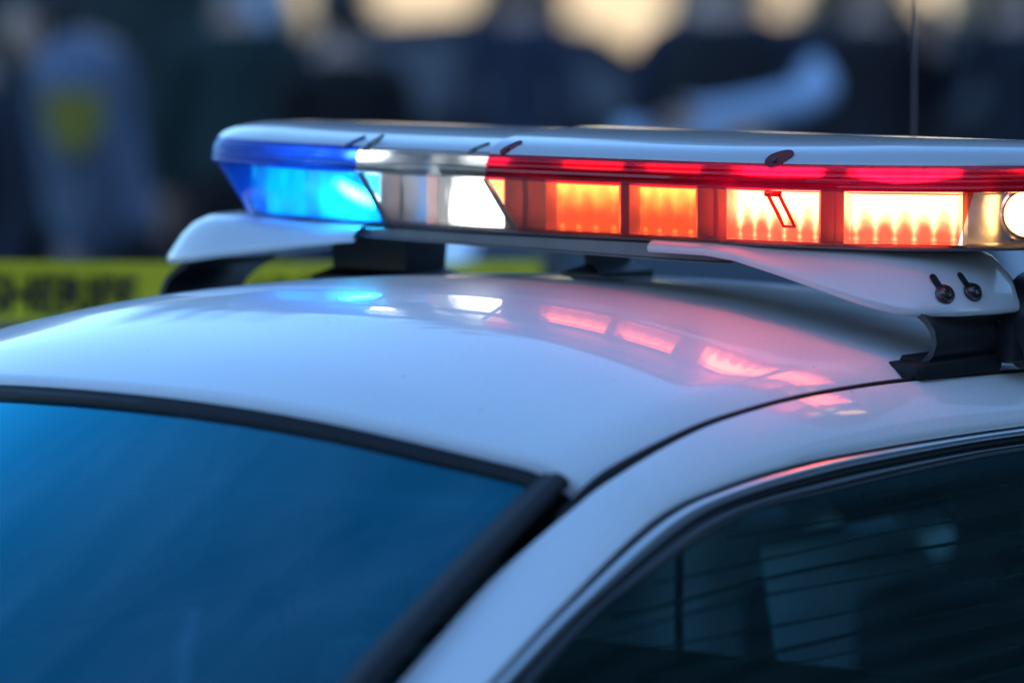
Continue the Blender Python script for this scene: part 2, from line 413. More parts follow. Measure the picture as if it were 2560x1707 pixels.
# windshield
def ws_point(a, v):
    xt = .548 * a; top = Vector((xt, hdr_y(xt) - .012, roof_z(xt * 1.01, hdr_y(xt * 1.01)) - .010 - .004 * abs(a)))
    xb = .655 * a; bot = Vector((xb, -1.70 + .32 * xb * xb, .955 - .02 * a * a))
    p = top.lerp(bot, v); b = math.sin(math.pi * v) * .022
    return p + Vector((0, -.40 * b, .92 * b))
def make_windshield():
    bm = bmesh.new(); A = [-1 + i / 30 for i in range(61)]
    grid(bm, [[ws_point(a, j / 40) for a in A] for j in range(41)])
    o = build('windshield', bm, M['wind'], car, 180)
    # ribbed rubber molding along the header and down both pillars
    bm = bmesh.new()
    prof = [(.001, -.006), (.002, .003), (.006, .0055), (.010, .0038), (.0125, .003), (.016, .0055), (.0215, .0048), (.025, .001), (.026, -.006)]
    n = Vector((0, -.39, .92)); dn = Vector((0, -.92, -.39)); rows = []
    A = [-1.02 + 2.04 * i / 80 for i in range(81)]
    for d, h in prof:
        rows.append([ws_point(a, 0) + dn * d + n * (h + .002) for a in A])
    grid(bm, rows)
    for sx in (1, -1):
        rows = []
        pr = [(-.009, -.01), (-.008, .003), (-.003, .0055), (.004, .0042), (.010, .0058), (.017, .0048), (.024, 0), (.025, -.008)]
        for d, h in pr:
            row = []
            for j in range(41):
                v = j / 40 * .99; p = ws_point(sx, v); q = ws_point(sx, min(1, v + .02))
                t = (q - p).normalized(); side = Vector((sx, 0, 0)); side = (side - t * side.dot(t)).normalized(); nn = side.cross(t) * (1 if sx < 0 else -1)
                if nn.z < 0: nn = -nn
                row.append(p + side * d + nn * (h + .003))
            rows.append(row)
        grid(bm, rows)
    build('windshield_trim', bm, M['rubber'], o, 40)
    bm = bmesh.new()   # printed black band under the top edge of the glass, fading out in dots
    return o
make_windshield()

def strip_between(bm, r0, r1, ts, relief, mi=0):
    """ribbon between two matched rails; ts = fractions across, relief = outward offset at each"""
    rows = []
    for t, h in zip(ts, relief):
        row = []
        for i, (a, b) in enumerate(zip(r0, r1)):
            nrm = Vector((.94 if a.x > 0 else -.94, 0, .34))
            row.append(a.lerp(b, t) + nrm * h)
        rows.append(row)
    grid(bm, rows, mi=mi)

def rails(sx, n=120, y1=.345):
    g = catmull(GAP[:14], 500); g = [p for p in g if p.y < y1]
    def rs(P, n): 
        return catmull(P, n)
    f = lambda P: [Vector((p.x * sx, p.y, p.z)) for p in P]
    g2 = [g[round(i * (len(g) - 1) / (n - 1))] for i in range(n)]
    return f(g2), f(rs(TRIM, n)), f(rs(GLASS, n))

def front_door(sx):
    g, t, gl = rails(sx)
    # match trim and glass parameter so ribbons run straight across the frame
    bm = bmesh.new()
    g_out = []
    for p in g:
        w_ = interp(p.y, [-1.1, -.92, -.80, -.70, -.58, -.45], [-.006, -.002, .010, .020, .014, .0095])
        g_out.append(Vector((p.x + sx * w_, p.y, p.z - .002)))
    rows = [[p + Vector((-sx * .002, 0, -.03)) for p in g_out], [p + Vector((-sx * .001, 0, -.005)) for p in g_out], [p + Vector((sx * .0015, 0, -.0005)) for p in g_out]]
    for k, h in ((.12, .0035), (.3, .0065), (.5, .008), (.7, .0075), (.88, .0055), (.97, .003), (1.0, -.002)):
        rows.append([a.lerp(b, k) + Vector((sx * .80, 0, .6)) * h for a, b in zip(g_out, t)])
    grid(bm, rows)
    belt = [(.93, -1.62), (.935, -1.0), (.935, -.3), (.93, .35)]
    outer = [[(sx * x, y, z) for x, y in [(interp(yy, [-1.62, -1, .35], [.925, .94, .94]) + dx, yy) for yy in [-1.5 + 1.84 * i / 12 for i in range(13)]]] for dx, z in ((-.15, .985), (-.06, .975), (-.012, .955), (.01, .90), (.035, .70), (.04, .55), (.03, .40), (-.01, .30))]
    grid(bm, outer)
    d = build('door', bm, M['paint'], car, 50)
    bm = bmesh.new(); strip_between(bm, t, gl, (-.01, .05, .12), (-.004, -.003, -.004)); strip_between(bm, t, gl, (.45, .52, .60, .64, .80, .92, 1.02), (-.001, .0035, .003, -.0015, .001, -.001, -.006))
    build('window_seal', bm, M['trim'], d, 40)
    bm = bmesh.new(); strip_between(bm, t, gl, (.11, .14, .22, .32, .42, .46), (-.003, .003, .006, .006, .003, -.002))
    build('chrome_strip', bm, M['chrome'], d, 60)
    # window pane: ruled down to the belt line
    bm = bmesh.new(); rows = []
    for k in range(17):
        row = []
        for p in gl:
            zb = .985; v = k / 16; z = p.z + (zb - p.z) * v
            x = p.x + sx * .36 * (p.z - z) + sx * .003 * math.sin(math.pi * v) * (p.z - zb) / .3
            row.append((x - sx * .004, p.y, z))
        rows.append(row)
    grid(bm, rows)
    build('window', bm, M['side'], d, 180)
    bm = bmesh.new(); box(bm, (sx * .972, .12, .80), (.022, .20, .035), bevel=.008); build('handle', bm, M['paint'], d, 40)
    # fine horizontal wires of the guard inside the pane
    bm = bmesh.new(); kz = 0; z = 1.296
    while z > 1.0:
        pts = []
        for p in gl:
            if p.z > z + .006:
                pts.append(Vector((p.x + sx * .36 * (p.z - z) - sx * .012, p.y, z + .0016 * math.sin(p.y * 9 + kz * 1.7) - .010 * (1 - sstep(0, .10, p.z - z)))))
        if len(pts) > 3: tube(bm, pts, .0014 + .0009 * ((kz * 7) % 3 == 0), 6)
        z -= .0185 + .006 * ((kz * 5) % 3); kz += 1
    build('window_guard', bm, M['gap'], d, 60)
    # dark channel between roof and door
    bm = bmesh.new(); grid(bm, [[p + Vector((sx * dx, 0, dz)) for p in g] for dx, dz in ((-.006, -.022), (.008, -.020), (.024, -.019))])
    gg = [p for p in g if p.y > -.80]; tube(bm, [p + Vector((sx * interp(p.y, [-.78, -.6, -.4], [.007, .0065, .0055]), 0, interp(p.y, [-.78, -.6, -.4, 0], [-.004, -.0025, -.001, -.0012]))) for p in gg], [interp(p.y, [-.80, -.70, -.58, -.40], [.004, .0065, .0045, .0026]) for p in gg], 8)
    build('roof_channel', bm, M['gap'], d, 180)
    # mirror
    mb = bmesh.new(); box(mb, (sx * 1.05, -1.30, 1.06), (.20, .10, .13), bevel=.035); box(mb, (sx * .95, -1.28, 1.0), (.12, .06, .04), bevel=.01)
    mi = build('side_mirror', mb, M['trim'], car, 50)
    mb = bmesh.new(); box(mb, (sx * 1.05, -1.246, 1.06), (.165, .006, .10), bevel=.002); build('mirror_glass', mb, M['chrome'], mi)
    return d
for s in (1, -1): front_door(s)

def rear_door(sx):
    top = [p for p in _g if .36 <= p.y <= 1.62]
    bm = bmesh.new()
    a = [Vector((p.x * sx, p.y, p.z)) for p in top]
    b = [Vector((sx * (.641 + .05 * sstep(.6, 1.6, p.y)), p.y, p.z - .06 - .02 * sstep(.6, 1.4, p.y))) for p in top]
    strip_between(bm, a, b, (0, .3, .7, 1), (.002, .008, .006, 0))
    outer = [[(sx * (.93 + dx), .36 + 1.3 * i / 12, z) for i in range(13)] for dx, z in ((-.15, .985), (-.06, .975), (-.012, .955), (.01, .90), (.035, .70), (.04, .55), (.03, .40), (-.01, .30))]
    grid(bm, outer)
    d = build('door', bm, M['paint'], car, 50)
    bm = bmesh.new(); box(bm, (sx * .70, .40, 1.15), (.02, .09, .36), bevel=.004); build('pillar_cover', bm, M['trim'], d, 40)
    bm = bmesh.new(); rows = []
    for k in range(9):
        v = k / 8; rows.append([(p.x + sx * .36 * (p.z - (z := p.z + (.985 - p.z) * v)), p.y, z) for p in b if p.z > .99])
    grid(bm, rows); build('window', bm, M['rear_tint'], d, 180)
    bm = bmesh.new(); box(bm, (sx * .972, 1.2, .80), (.022, .20, .035), bevel=.008); build('handle', bm, M['paint'], d, 40)
for s in (1, -1): rear_door(s)

def lower_body():
    bm = bmesh.new()
    # cross sections front to rear: (y, half width, belt z, centre z of the deck, sill z)
    S = [(-2.98, .60, .60, .62, .30), (-2.90, .82, .72, .74, .24), (-2.70, .93, .82, .86, .22), (-2.2, .965, .90, .97, .22), (-1.72, .97, .945, .985, .22)]
    def sec(y, hw, bz, cz, sz):
        P = []
        for i in range(15):
            t = -1 + 2 * i / 14; P.append((t * (hw - .07), y, bz + (cz - bz) * (1 - abs(t) ** 2.2) + .02))
        right = [(hw - .02, y, bz - .005), (hw, y, bz - .06), (hw + .012, y, bz - .2), (hw + .005, y, sz + .15), (hw - .05, y, sz)]
        left = [(-x, yy, z) for x, yy, z in right[::-1]]
        return left + P + right
    grid(bm, [sec(*s) for s in S])
    bm.faces.new([bm.verts.new(p) for p in sec(*S[0])])
    T = [(1.62, .955, .955, .965, .22), (1.9, .95, .95, .975, .22), (2.25, .92, .93, .96, .24), (2.42, .86, .86, .90, .28), (2.48, .70, .70, .72, .34)]
    grid(bm, [sec(*s) for s in T]); bm.faces.new([bm.verts.new(p) for p in sec(*T[-1])])
    for sx in (1, -1):  # rocker and inner tub
        grid(bm, [[(sx * x, y, z) for y in (-1.75, 0, 1.65)] for x, z in ((.93, .31), (.90, .22), (.5, .20), (0, .20))])
        grid(bm, [[(sx * .90, y, z) for y in (-1.73, -1.6, -1.49)] for z in (.3, .6, .96)])
    return build('body', bm, M['paint'], car, 40)
lower_body()
def car_bits():
    for sx in (1, -1):
        for y in (-2.25, 2.02):
            bm = bmesh.new(); cyl(bm, (sx * .78, y, .335), (sx * 1.0, y, .335), .215, n=32); 
            for k in range(5):
                a = k * 2 * math.pi / 5; box(bm, (sx * 1.005, y + .13 * math.cos(a), .335 + .13 * math.sin(a)), (.02, .06, .06), bevel=.012)
            wh = build('wheel', bm, M['screw'], car, 40)
            bm = bmesh.new(); pts = [(.26, -.0), (.33, .005), (.335, .04), (.335, .17), (.33, .205), (.26, .21), (.20, .19), (.20, .02)]
            grid(bm, [[(sx * (.785 + h), y + r * math.cos(t), .335 + r * math.sin(t)) for t in [2 * math.pi * i / 40 for i in range(40)]] for r, h in pts + pts[:1]], close_u=True)
            build('tyre', bm, M['rubber'], wh, 40)
        bm = bmesh.new(); box(bm, (sx * .70, -2.90, .66), (.36, .14, .16), bevel=.03); build('headlight', bm, M['chrome'], car, 50)
        bm = bmesh.new(); box(bm, (sx * .70, 2.44, .74), (.34, .10, .16), bevel=.02); build('tail_light', bm, M['red_edge'], car, 50)
    bm = bmesh.new(); box(bm, (0, -3.02, .45), (1.86, .16, .22), bevel=.05); build('bumper', bm, M['paint'], car, 50)
    bm = bmesh.new(); box(bm, (0, 2.50, .46), (1.84, .16, .24), bevel=.05); build('bumper', bm, M['paint'], car, 50)
    bm = bmesh.new(); box(bm, (0, -2.985, .68), (.9, .05, .15), bevel=.01); build('grille', bm, M['trim'], car, 50)
    # rear window
    bm = bmesh.new()
    grid(bm, [[(x * (1 + .12 * v), .78 - .25 * x * x + (.80) * v, roof_z(x, .78 - .2 * x * x) * (1 - v) + .97 * v + .03 * math.sin(math.pi * v)) for x in [-.53 + 1.06 * i / 20 for i in range(21)]] for v in [k / 12 for k in range(13)]])
    build('rear_window', bm, M['rear_tint'], car, 180)
    for sx in (1, -1):      # rear roof pillars between the back glass and the doors
        bm = bmesh.new(); top = [p for p in _g if .76 <= p.y <= 1.60]; A, B = [], []
        for p in top:
            v = max(0, min(1, (p.y - .71) / .80)); A.append(Vector((sx * (p.x + .003), p.y, p.z - .004)))
            x = .53 * (1 + .12 * v); B.append(Vector((sx * (x - .01), .72 + .80 * v, roof_z(.53, .73) * (1 - v) + .97 * v + .03 * math.sin(math.pi * v) - .004)))
        strip_between(bm, A, B, (0, .5, 1), (0, .004, 0)); build('rear_pillar', bm, M['paint'], car, 60)
    # cabin: floor, dashboard, seats, partition, steering wheel
    bm = bmesh.new(); box(bm, (0, 0, .30), (1.76, 3.2, .06)); build('cabin_floor', bm, M['cabin'], car)
    bm = bmesh.new(); box(bm, (0, -1.32, .86), (1.42, .46, .20), bevel=.06); build('dashboard', bm, M['cabin'], car, 50)
    for sx in (1, -1):
        bm = bmesh.new(); box(bm, (sx * .38, -.28, .52), (.52, .52, .18), bevel=.06)
        rows = []
        for z, hw, y in ((.58, .25, -.03), (.66, .26, .02), (.74, .25, .07), (.80, .22, .10), (.84, .16, .11)):
            rows.append([(sx * .38 + hw * math.cos(t), y + .065 * math.sin(t), z) for t in [2 * math.pi * i / 24 for i in range(24)]])
        V = grid(bm, rows, close_u=True); bm.faces.new(V[-1])
        st = build('seat', bm, M['seat'], car, 60)
        bm = bmesh.new(); box(bm, (sx * .38, .15, .91), (.25, .09, .13), bevel=.035); cyl(bm, (sx * .38 - .05, .14, .80), (sx * .38 - .05, .14, .88), .006); cyl(bm, (sx * .38 + .05, .14, .80), (sx * .38 + .05, .14, .88), .006)
        build('headrest', bm, M['seat'], st, 50)
    bm = bmesh.new(); box(bm, (0, 1.0, .55), (1.4, .5, .3), bevel=.08); box(bm, (0, 1.42, .74), (1.4, .16, .36), bevel=.06); build('rear_bench', bm, M['seat'], car, 50)
    bm = bmesh.new(); tube(bm, [(.38 + .19 * math.cos(t), -.86 + .06 * math.sin(t), .93 + .18 * math.sin(t)) for t in [2 * math.pi * i / 40 for i in range(40)]], .016, closed=True)
    box(bm, (.38, -.86, .93), (.34, .03, .05), bevel=.01); cyl(bm, (.38, -.86, .93), (.38, -1.2, .86), .03); build('steering_wheel', bm, M['cabin'], car, 50)
    bm = bmesh.new(); tube(bm, [(x, .24, z) for x, z in ((-.66, .5), (-.66, 1.0), (-.57, 1.30), (-.3, 1.38), (.3, 1.38), (.57, 1.30), (.66, 1.0), (.66, .5))], .016)
    for x in (-.45, 0): cyl(bm, (x, .24, .5), (x, .24, 1.38), .006)
    box(bm, (0, .24, .74), (1.3, .01, .5)); build('partition', bm, M['cabin'], car, 50)
    bm = bmesh.new(); q = [(.27, 1.135), (.735, 1.14), (.69, .90), (.36, .80)]
    grid(bm, [[(x, y, z) for y, z in q] for x in (.105, .100)], close_u=True); bm.faces.new([bm.verts.new((.105, y, z)) for y, z in q]); bm.faces.new([bm.verts.new((.100, y, z)) for y, z in q])
    build('plexiglass_divider', bm, M['plexi'], car)
    for sx in (1, -1):
        bm = bmesh.new(); box(bm, (sx * .30, -.70, 1.335), (.40, .18, .02), bevel=.006, M=Matrix.Translation((0, -.70, 1.335)) @ Matrix.Rotation(R(24), 4, 'X') @ Matrix.Translation((0, .70, -1.335)))
        build('sun_visor', bm, M['liner'], car, 40)
    bm = bmesh.new(); box(bm, (0, -.86, 1.27), (.24, .03, .07), bevel=.01); cyl(bm, (0, -.86, 1.29), (0, -.84, 1.36), .008); build('rear_view_mirror', bm, M['trim'], car, 40)
    # whip antenna on the rear of the roof
    bm = bmesh.new(); z0 = roof_z(.078, .66); cyl(bm, (.078, .66, z0 - .01), (.078, .66, z0 + .03), .022, .014); cyl(bm, (.078, .66, z0 + .02), (.078, .66, z0 + .66), .0019, .0014, 8)
    build('antenna', bm, M['whip'], car, 50)
car_bits()

# ------------------------------------------------------------------ light bar
bar = tag(empty('light_bar', (0, 0, 0)), 'lit emergency light bar with blue, clear and red lenses clamped across the white car roof', 'light bar')
OUT = catmull([(x, y, 0) for x, y in [(-.572, .040), (-.560, -.012), (-.524, -.060), (-.462, -.098), (-.36, -.135), (-.227, -.165), (-.05, -.183), (.1, -.188), (.25, -.188),
      (.36, -.182), (.463, -.160), (.566, -.115), (.634, -.068), (.692, -.016), (.733, .035), (.748, .09), (.72, .14), (.63, .165), (.4, .170), (0, .17), (-.3, .165), (-.44, .148), (-.535, .104)]], 420, closed=True)
NO = len(OUT)
def spine(p): return Vector((max(-.40, min(.53, p.x)), -.005, 0))
def ring(t, z, idx=None):
    return [Vector((*(p.lerp(spine(p), t)).xy, z)) for p in (OUT if idx is None else [OUT[i % NO] for i in idx])]
def idx_range(test):
    """contiguous index runs of the outline where test(point) holds"""
    ok = [test(OUT[i]) for i in range(NO)]
    if all(ok): return [list(range(NO + 1))]
    s = next(i for i in range(NO) if not ok[i]); runs = []; cur = []
    for k in range(NO + 1):
        i = (s + k) % NO
        if ok[i]: cur.append(s + k)
        elif cur: runs.append(cur + [cur[-1] + 1]); cur = []
    if cur: runs.append(cur)
    return runs
XB, XR, XE = -.196, .018, .632
LENS = [(.40, 1.5455), (.365, 1.5455), (.345, 1.549), (.25, 1.568), (.14, 1.590), (.06, 1.606), (.045, 1.6095)]
RIM = [(.045, 1.6095), (-.005, 1.6105), (-.013, 1.6125), (-.012, 1.6160), (.008, 1.6180), (-.006, 1.6200), (-.004, 1.6232), (.014, 1.6250), (.000, 1.6268), (.004, 1.6295), (.022, 1.6310), (.012, 1.6330), (.03, 1.635), (.034, 1.6385), (.06, 1.6425)]
COVER = [(.055, 1.6375), (.058, 1.6405), (.075, 1.6438), (.11, 1.6475), (.16, 1.6507), (.23, 1.6540), (.33, 1.6572), (.48, 1.6602), (.7, 1.6622), (.985, 1.6630)]

def sweep(bm, runs, prof, mi=0):
    for run in runs: grid(bm, [ring(t, z, run) for t, z in prof], mi=mi)

def seam(bm, x, rear, prof, depth=.014, mi=1):
    """moulded flange at the end of a lens: a narrow web turned inward along the profile"""
    c = [i for i in range(NO) if (OUT[i].y > 0) == rear]
    i = min(c, key=lambda k: abs(OUT[k].x - x))
    a = [ring(t, z, [i])[0] for t, z in prof]; sgn = -1 if rear else 1
    for dx in (-.0022, .0022):
        for d0, d1 in ((-.001, depth),):
            rows = [[p + Vector((dx - .0007, sgn * d0 - sgn * .0012, 0)) for p in a], [p + Vector((dx + .0007, sgn * d0 - sgn * .0012, 0)) for p in a], [p + Vector((dx + .0007, sgn * .0035, .001)) for p in a], [p + Vector((dx - .0007, sgn * .0035, .001)) for p in a]]
            grid(bm, rows + rows[:1], mi=mi)

def lenses():
    front = lambda p: p.y < 0
    sets = [('blue_lens', 'blue', lambda p: p.x < XB, 'blue lens round one end of the bar'),
            ('clear_lens', 'clear', lambda p: XB <= p.x < XR, 'colourless lens between the blue and the red one'),
            ('red_lens', 'red', lambda p: p.x >= XR and not (p.x > XE and True), 'red lens over the lit modules'),
            ('end_lens', 'clear', lambda p: p.x > XE, 'colourless lens over the amber side lamp')]
    for nm, mk, test, lab in sets:
        for run in idx_range(test):
            bm = bmesh.new(); sweep(bm, [run], LENS)
            ln = tag(build(nm, bm, M[mk], bar, 60, normals=False), lab)
            if nm == 'clear_lens':
                for x in (XB, XR):
                    bm = bmesh.new(); seam(bm, x, OUT[run[3] % NO].y > 0, LENS[1:], mi=0); build('lens_flange', bm, M['clear_edge'], ln, 60)
    for nm, mk, test, lab in [('lens_rim', 'blue_rim', lambda p: p.x < XB, 'blue ribbed lens rim'), ('lens_rim', 'clear_rim', lambda p: XB <= p.x < XR, 'colourless ribbed lens rim'), ('lens_rim', 'red_rim', lambda p: p.x >= XR, 'red ribbed lens rim')]:
        for run in idx_range(test):
            bm = bmesh.new(); sweep(bm, [run], RIM); tag(build(nm, bm, M[mk], bar, 50, normals=False), lab)
    cov = None
    for k, test in ((0, lambda p: p.x < XR), (1, lambda p: p.x >= XR)):
        bm = bmesh.new(); pr = [(t - .012 * k, z + .0035 * k * min(1, (z - 1.638) / .012)) for t, z in COVER]
        sweep(bm, idx_range(test), pr)
        o = build('top_cover', bm, M['white_plastic'], bar, 60); cov = (cov or []) + [o]
    return cov
covers = lenses()

# base tray, floor and reflector wall
bm = bmesh.new()
grid(bm, [ring(t, z) for t, z in ((.99, 1.5462), (.60, 1.5462), (.40, 1.5462), (.385, 1.5435), (.40, 1.5405), (.60, 1.5385), (.99, 1.5385))], close_u=True)
rows = []
for x in [-.46 + .80 * i / 40 for i in range(41)]:
    zb = interp(x, [-.46, -.2, .34], [1.5290, 1.5265, 1.5165]); e = 0.012 * (1 - sstep(.345, .31, x)) if x > .31 else 0
    yf = interp(x, [-.46, -.32, -.2, .25, .34], [-.07, -.098, -.113, -.112, -.10]) + (.014 * ((x - .30) / .04) ** 2 if x > .30 else 0)
    zz = zb + (.010 * ((x - .31) / .03) ** 2 if x > .31 else 0)
    rows.append([(x, yf + .004, 1.5400), (x, yf, 1.5375), (x, yf, zz + .003), (x, yf - .003, zz + .0012), (x, yf - .003, zz), (x, yf + .008, zz), (x, .09, zz + .004), (x, .09, 1.5395)])
grid(bm, rows)
build('base_tray', bm, M['tray'], bar, 40)
bm = bmesh.new()
grid(bm, [ring(t, z) for t, z in ((.56, 1.5464), (.60, 1.5475), (.61, 1.575), (.60, 1.603), (.50, 1.612), (.10, 1.6360))], close_u=True)
build('reflector', bm, M['reflector'], bar, 50)

def frame_at(x, t, rear=False):
    c = [i for i in range(NO) if (OUT[i].y > .02) == rear]
    i = min(c, key=lambda k: abs(OUT[k].lerp(spine(OUT[k]), t).x - x))
    p = ring(t, 0, [i])[0]; q = ring(t, 0, [i + 1])[0]; r = ring(t, 0, [i - 1])[0]
    tan = (q - r).normalized()
    return p, tan

MODN = 0
def module(x0, x1, mat, t=.47, z0=1.5485, z1=1.6065, label=None, rear=False, flare=.008, depth=.012):
    """LED head between two positions along the bar: a flared housing with the lit optic set into it"""
    a, _ = frame_at(x0, t, rear); b, _ = frame_at(x1, t, rear)
    tx = (b - a).normalized(); nx = Vector((tx.y, -tx.x, 0))     # outward (front) normal
    if (nx.y > 0) != rear: nx = -nx
    w = (b - a).length; c = (a + b) / 2
    def P(u, d, z): return c + tx * u + nx * d + Vector((0, 0, z))
    hw = w / 2; bm = bmesh.new()
    ringv = []
    for (h, d, zz) in ((hw + flare, depth, .002), (hw + flare * .8, depth + .0015, .001), (hw, .0015, -.001), (hw - .002, -.002, -.003)):
        ringv.append([P(-h, d, z0 - zz * 1), P(h, d, z0 - zz), P(h, d, z1 + zz), P(-h, d, z1 + zz)])
    grid(bm, ringv, close_u=True)
    back = [P(-hw - flare, -.02, z0 - .001), P(hw + flare, -.02, z0 - .001), P(hw + flare, -.02, z1 + .001), P(-hw - flare, -.02, z1 + .001)]
    grid(bm, [ringv[0], back], close_u=True); bm.faces.new([bm.verts.new(p) for p in back])
    h = build('led_module', bm, M['reflector'], bar, 30)
    bm = bmesh.new(); uvl = bm.loops.layers.uv.new('UVMap'); nxs = 24
    def bulge(u): return .0025 * (1 - u * u)
    V = [[bm.verts.new(P(u * hw, bulge(u) + .0005, z0 + (z1 - z0) * v)) for u in [-1 + 2 * i / nxs for i in range(nxs + 1)]] for v in [k / 6 for k in range(7)]]
    for k in range(6):
        for i in range(nxs):
            f = bm.faces.new((V[k][i], V[k][i + 1], V[k + 1][i + 1], V[k + 1][i]))
            for lp, (ii, kk) in zip(f.loops, ((i, k), (i + 1, k), (i + 1, k + 1), (i, k + 1))): lp[uvl].uv = (-1 + 2 * ii / nxs, kk / 6)
    build('led_optic', bm, mat, h, 180, normals=False)
    if label: tag(h, label)
    return h
MODULES = [(.066, .163, 'led_red_dim', 'dimly lit red LED module'), (.190, .276, 'led_red_dim', 'dimly lit red LED module'),
           (.326, .436, 'led_red_hot', 'brightly lit red LED module'), (.480, .592, 'led_red_hot', 'brightly lit red LED module')]
for x0, x1, mk, lab in MODULES: module(x0, x1, M[mk], label=lab)
module(-.125, -.010, M['led_white'], label='white LED module')
module(-.33, -.212, M['led_blue'], label='blue LED module with a white-hot centre')
module(-.44, -.345, M['led_blue2'], label='lit blue LED module')
module(-.505, -.455, M['led_blue2'], label='lit blue LED module')

# amber side lamp in the near end
p, tan = frame_at(.700, .34); nrm = Vector((tan.y, -tan.x, 0)); nrm = nrm if nrm.x > 0 else -nrm
bm = bmesh.new(); c = p + Vector((0, 0, 1.583))
for (r0, d0), (r1, d1) in zip(((.032, .0), (.030, .004), (.026, .004)), ((.030, .004), (.026, .004), (.024, -.006))):
    cyl(bm, c + nrm * d0, c + nrm * d1, r0, r1, 32, caps=False)
al = build('side_lamp', bm, M['reflector'], bar, 40)
bm = bmesh.new(); cyl(bm, c - nrm * .004, c + nrm * .002, .025, .020, 32); build('lamp_lens', bm, M['alley'], al, 60)

# white end brackets (skirts), their slots and bolts
def wing(sx):
    pts = [(.22, -.128), (.33, -.124), (.43, -.118), (.50, -.110), (.557, -.091), (.592, -.058), (.613, -.012), (.620, .03), (.613, .08), (.575, .118), (.47, .13), (.30, .13)]
    E = catmull([(x * sx - (.012 if sx < 0 else 0), y, 0) for x, y in pts], 90)
    if sx > 0: ZX, ZZ = [.22, .30, .34, .40, .46, .52, .557, .62], [1.532, 1.531, 1.5265, 1.512, 1.496, 1.479, 1.4705, 1.469]
    else: ZX, ZZ = [.16, .25, .35, .45, .53, .58, .64], [1.531, 1.523, 1.511, 1.498, 1.486, 1.480, 1.479]
    rows = []
    # profile from the inner under-edge round the rolled lip and up to the bar
    for t, h, hz in ((.045, .10, 0), (.03, .0, -.001), (.008, .0, -.0035), (-.006, .0, -.001), (-.008, .0, .003), (.0, .06, .004), (.04, .22, .006), (.10, .48, .006), (.18, .74, .004), (.28, .92, .002), (.40, 1.0, 0), (.60, 1.0, .002)):
        row = []
        for p in E:
            zb = interp(abs(p.x), ZX, ZZ); s = Vector((max(-.40, min(.40, p.x)), 0, 0))
            q = p.lerp(s, t); row.append(Vector((q.x, q.y, zb + (1.5425 - zb) * h + hz)))
        rows.append(row)
    bm = bmesh.new(); grid(bm, rows)
    return build('mounting_bracket', bm, M['bracket'], bar, 70)
wings = {s: wing(s) for s in (1, -1)}

def surf(o, p):
    me = o.data; t = BVHTree.FromPolygons([v.co for v in me.vertices], [tuple(f.vertices) for f in me.polygons])
    loc, n, i, d = t.find_nearest(Vector(p)); return loc, n

def bolt(o, p, up):
    loc, n = surf(o, p); view = (CAM - loc)
    if n.dot(Vector((math.sin(PHI), -math.cos(PHI), .1))) < 0: n = -n
    u = Vector(up); u = (u - n * u.dot(n)).normalized(); s = n.cross(u)
    bm = bmesh.new()   # slot: a dark rounded recess plate running up from the bolt
    for k, (a, b) in enumerate(((0, .024),)):
        pts = [loc + n * .0008 + u * (b + .0045 * math.sin(t)) + s * .0045 * math.cos(t) for t in [math.pi * i / 10 for i in range(11)]] + [loc + n * .0008 - s * .0045, loc + n * .0008 + s * .0045]
        bm.faces.new([bm.verts.new(q) for q in pts])
        bm.faces.new([bm.verts.new(q - n * .003) for q in pts])
    sl = build('bolt_slot', bm, M['gap'], bar)
    bm = bmesh.new()
    prof = [(.0118, 0), (.0118, .0025), (.0108, .0035), (.0098, .0036), (.0092, .006), (.0072, .0085), (.004, .0100), (.0, .0104)]
    rows = [[loc + n * (h + .0008) + (s * math.cos(t) + u * math.sin(t)) * r for t in [2 * math.pi * i / 28 for i in range(28)]] for r, h in prof]
    grid(bm, rows, close_u=True)
    b_ = build('bracket_bolt', bm, M['bolt'], bar, 50)
    bm = bmesh.new()
    for a in (0, 1):
        d1, d2 = (s, u) if a else (u, s)
        q = [loc + n * .0112 + d1 * x + d2 * y for x, y in ((-.0046, -.0013), (.0046, -.0013), (.0046, .0013), (-.0046, .0013))]
        q2 = [x - n * .003 for x in q]; grid(bm, [q, q2], close_u=True); bm.faces.new([bm.verts.new(x) for x in q])
    build('bolt_recess', bm, M['gap'], b_)
bolt(wings[1], (.590, -.055, 1.493), (-.5, -.2, 1)); bolt(wings[1], (.607, -.020, 1.495), (-.5, -.2, 1))

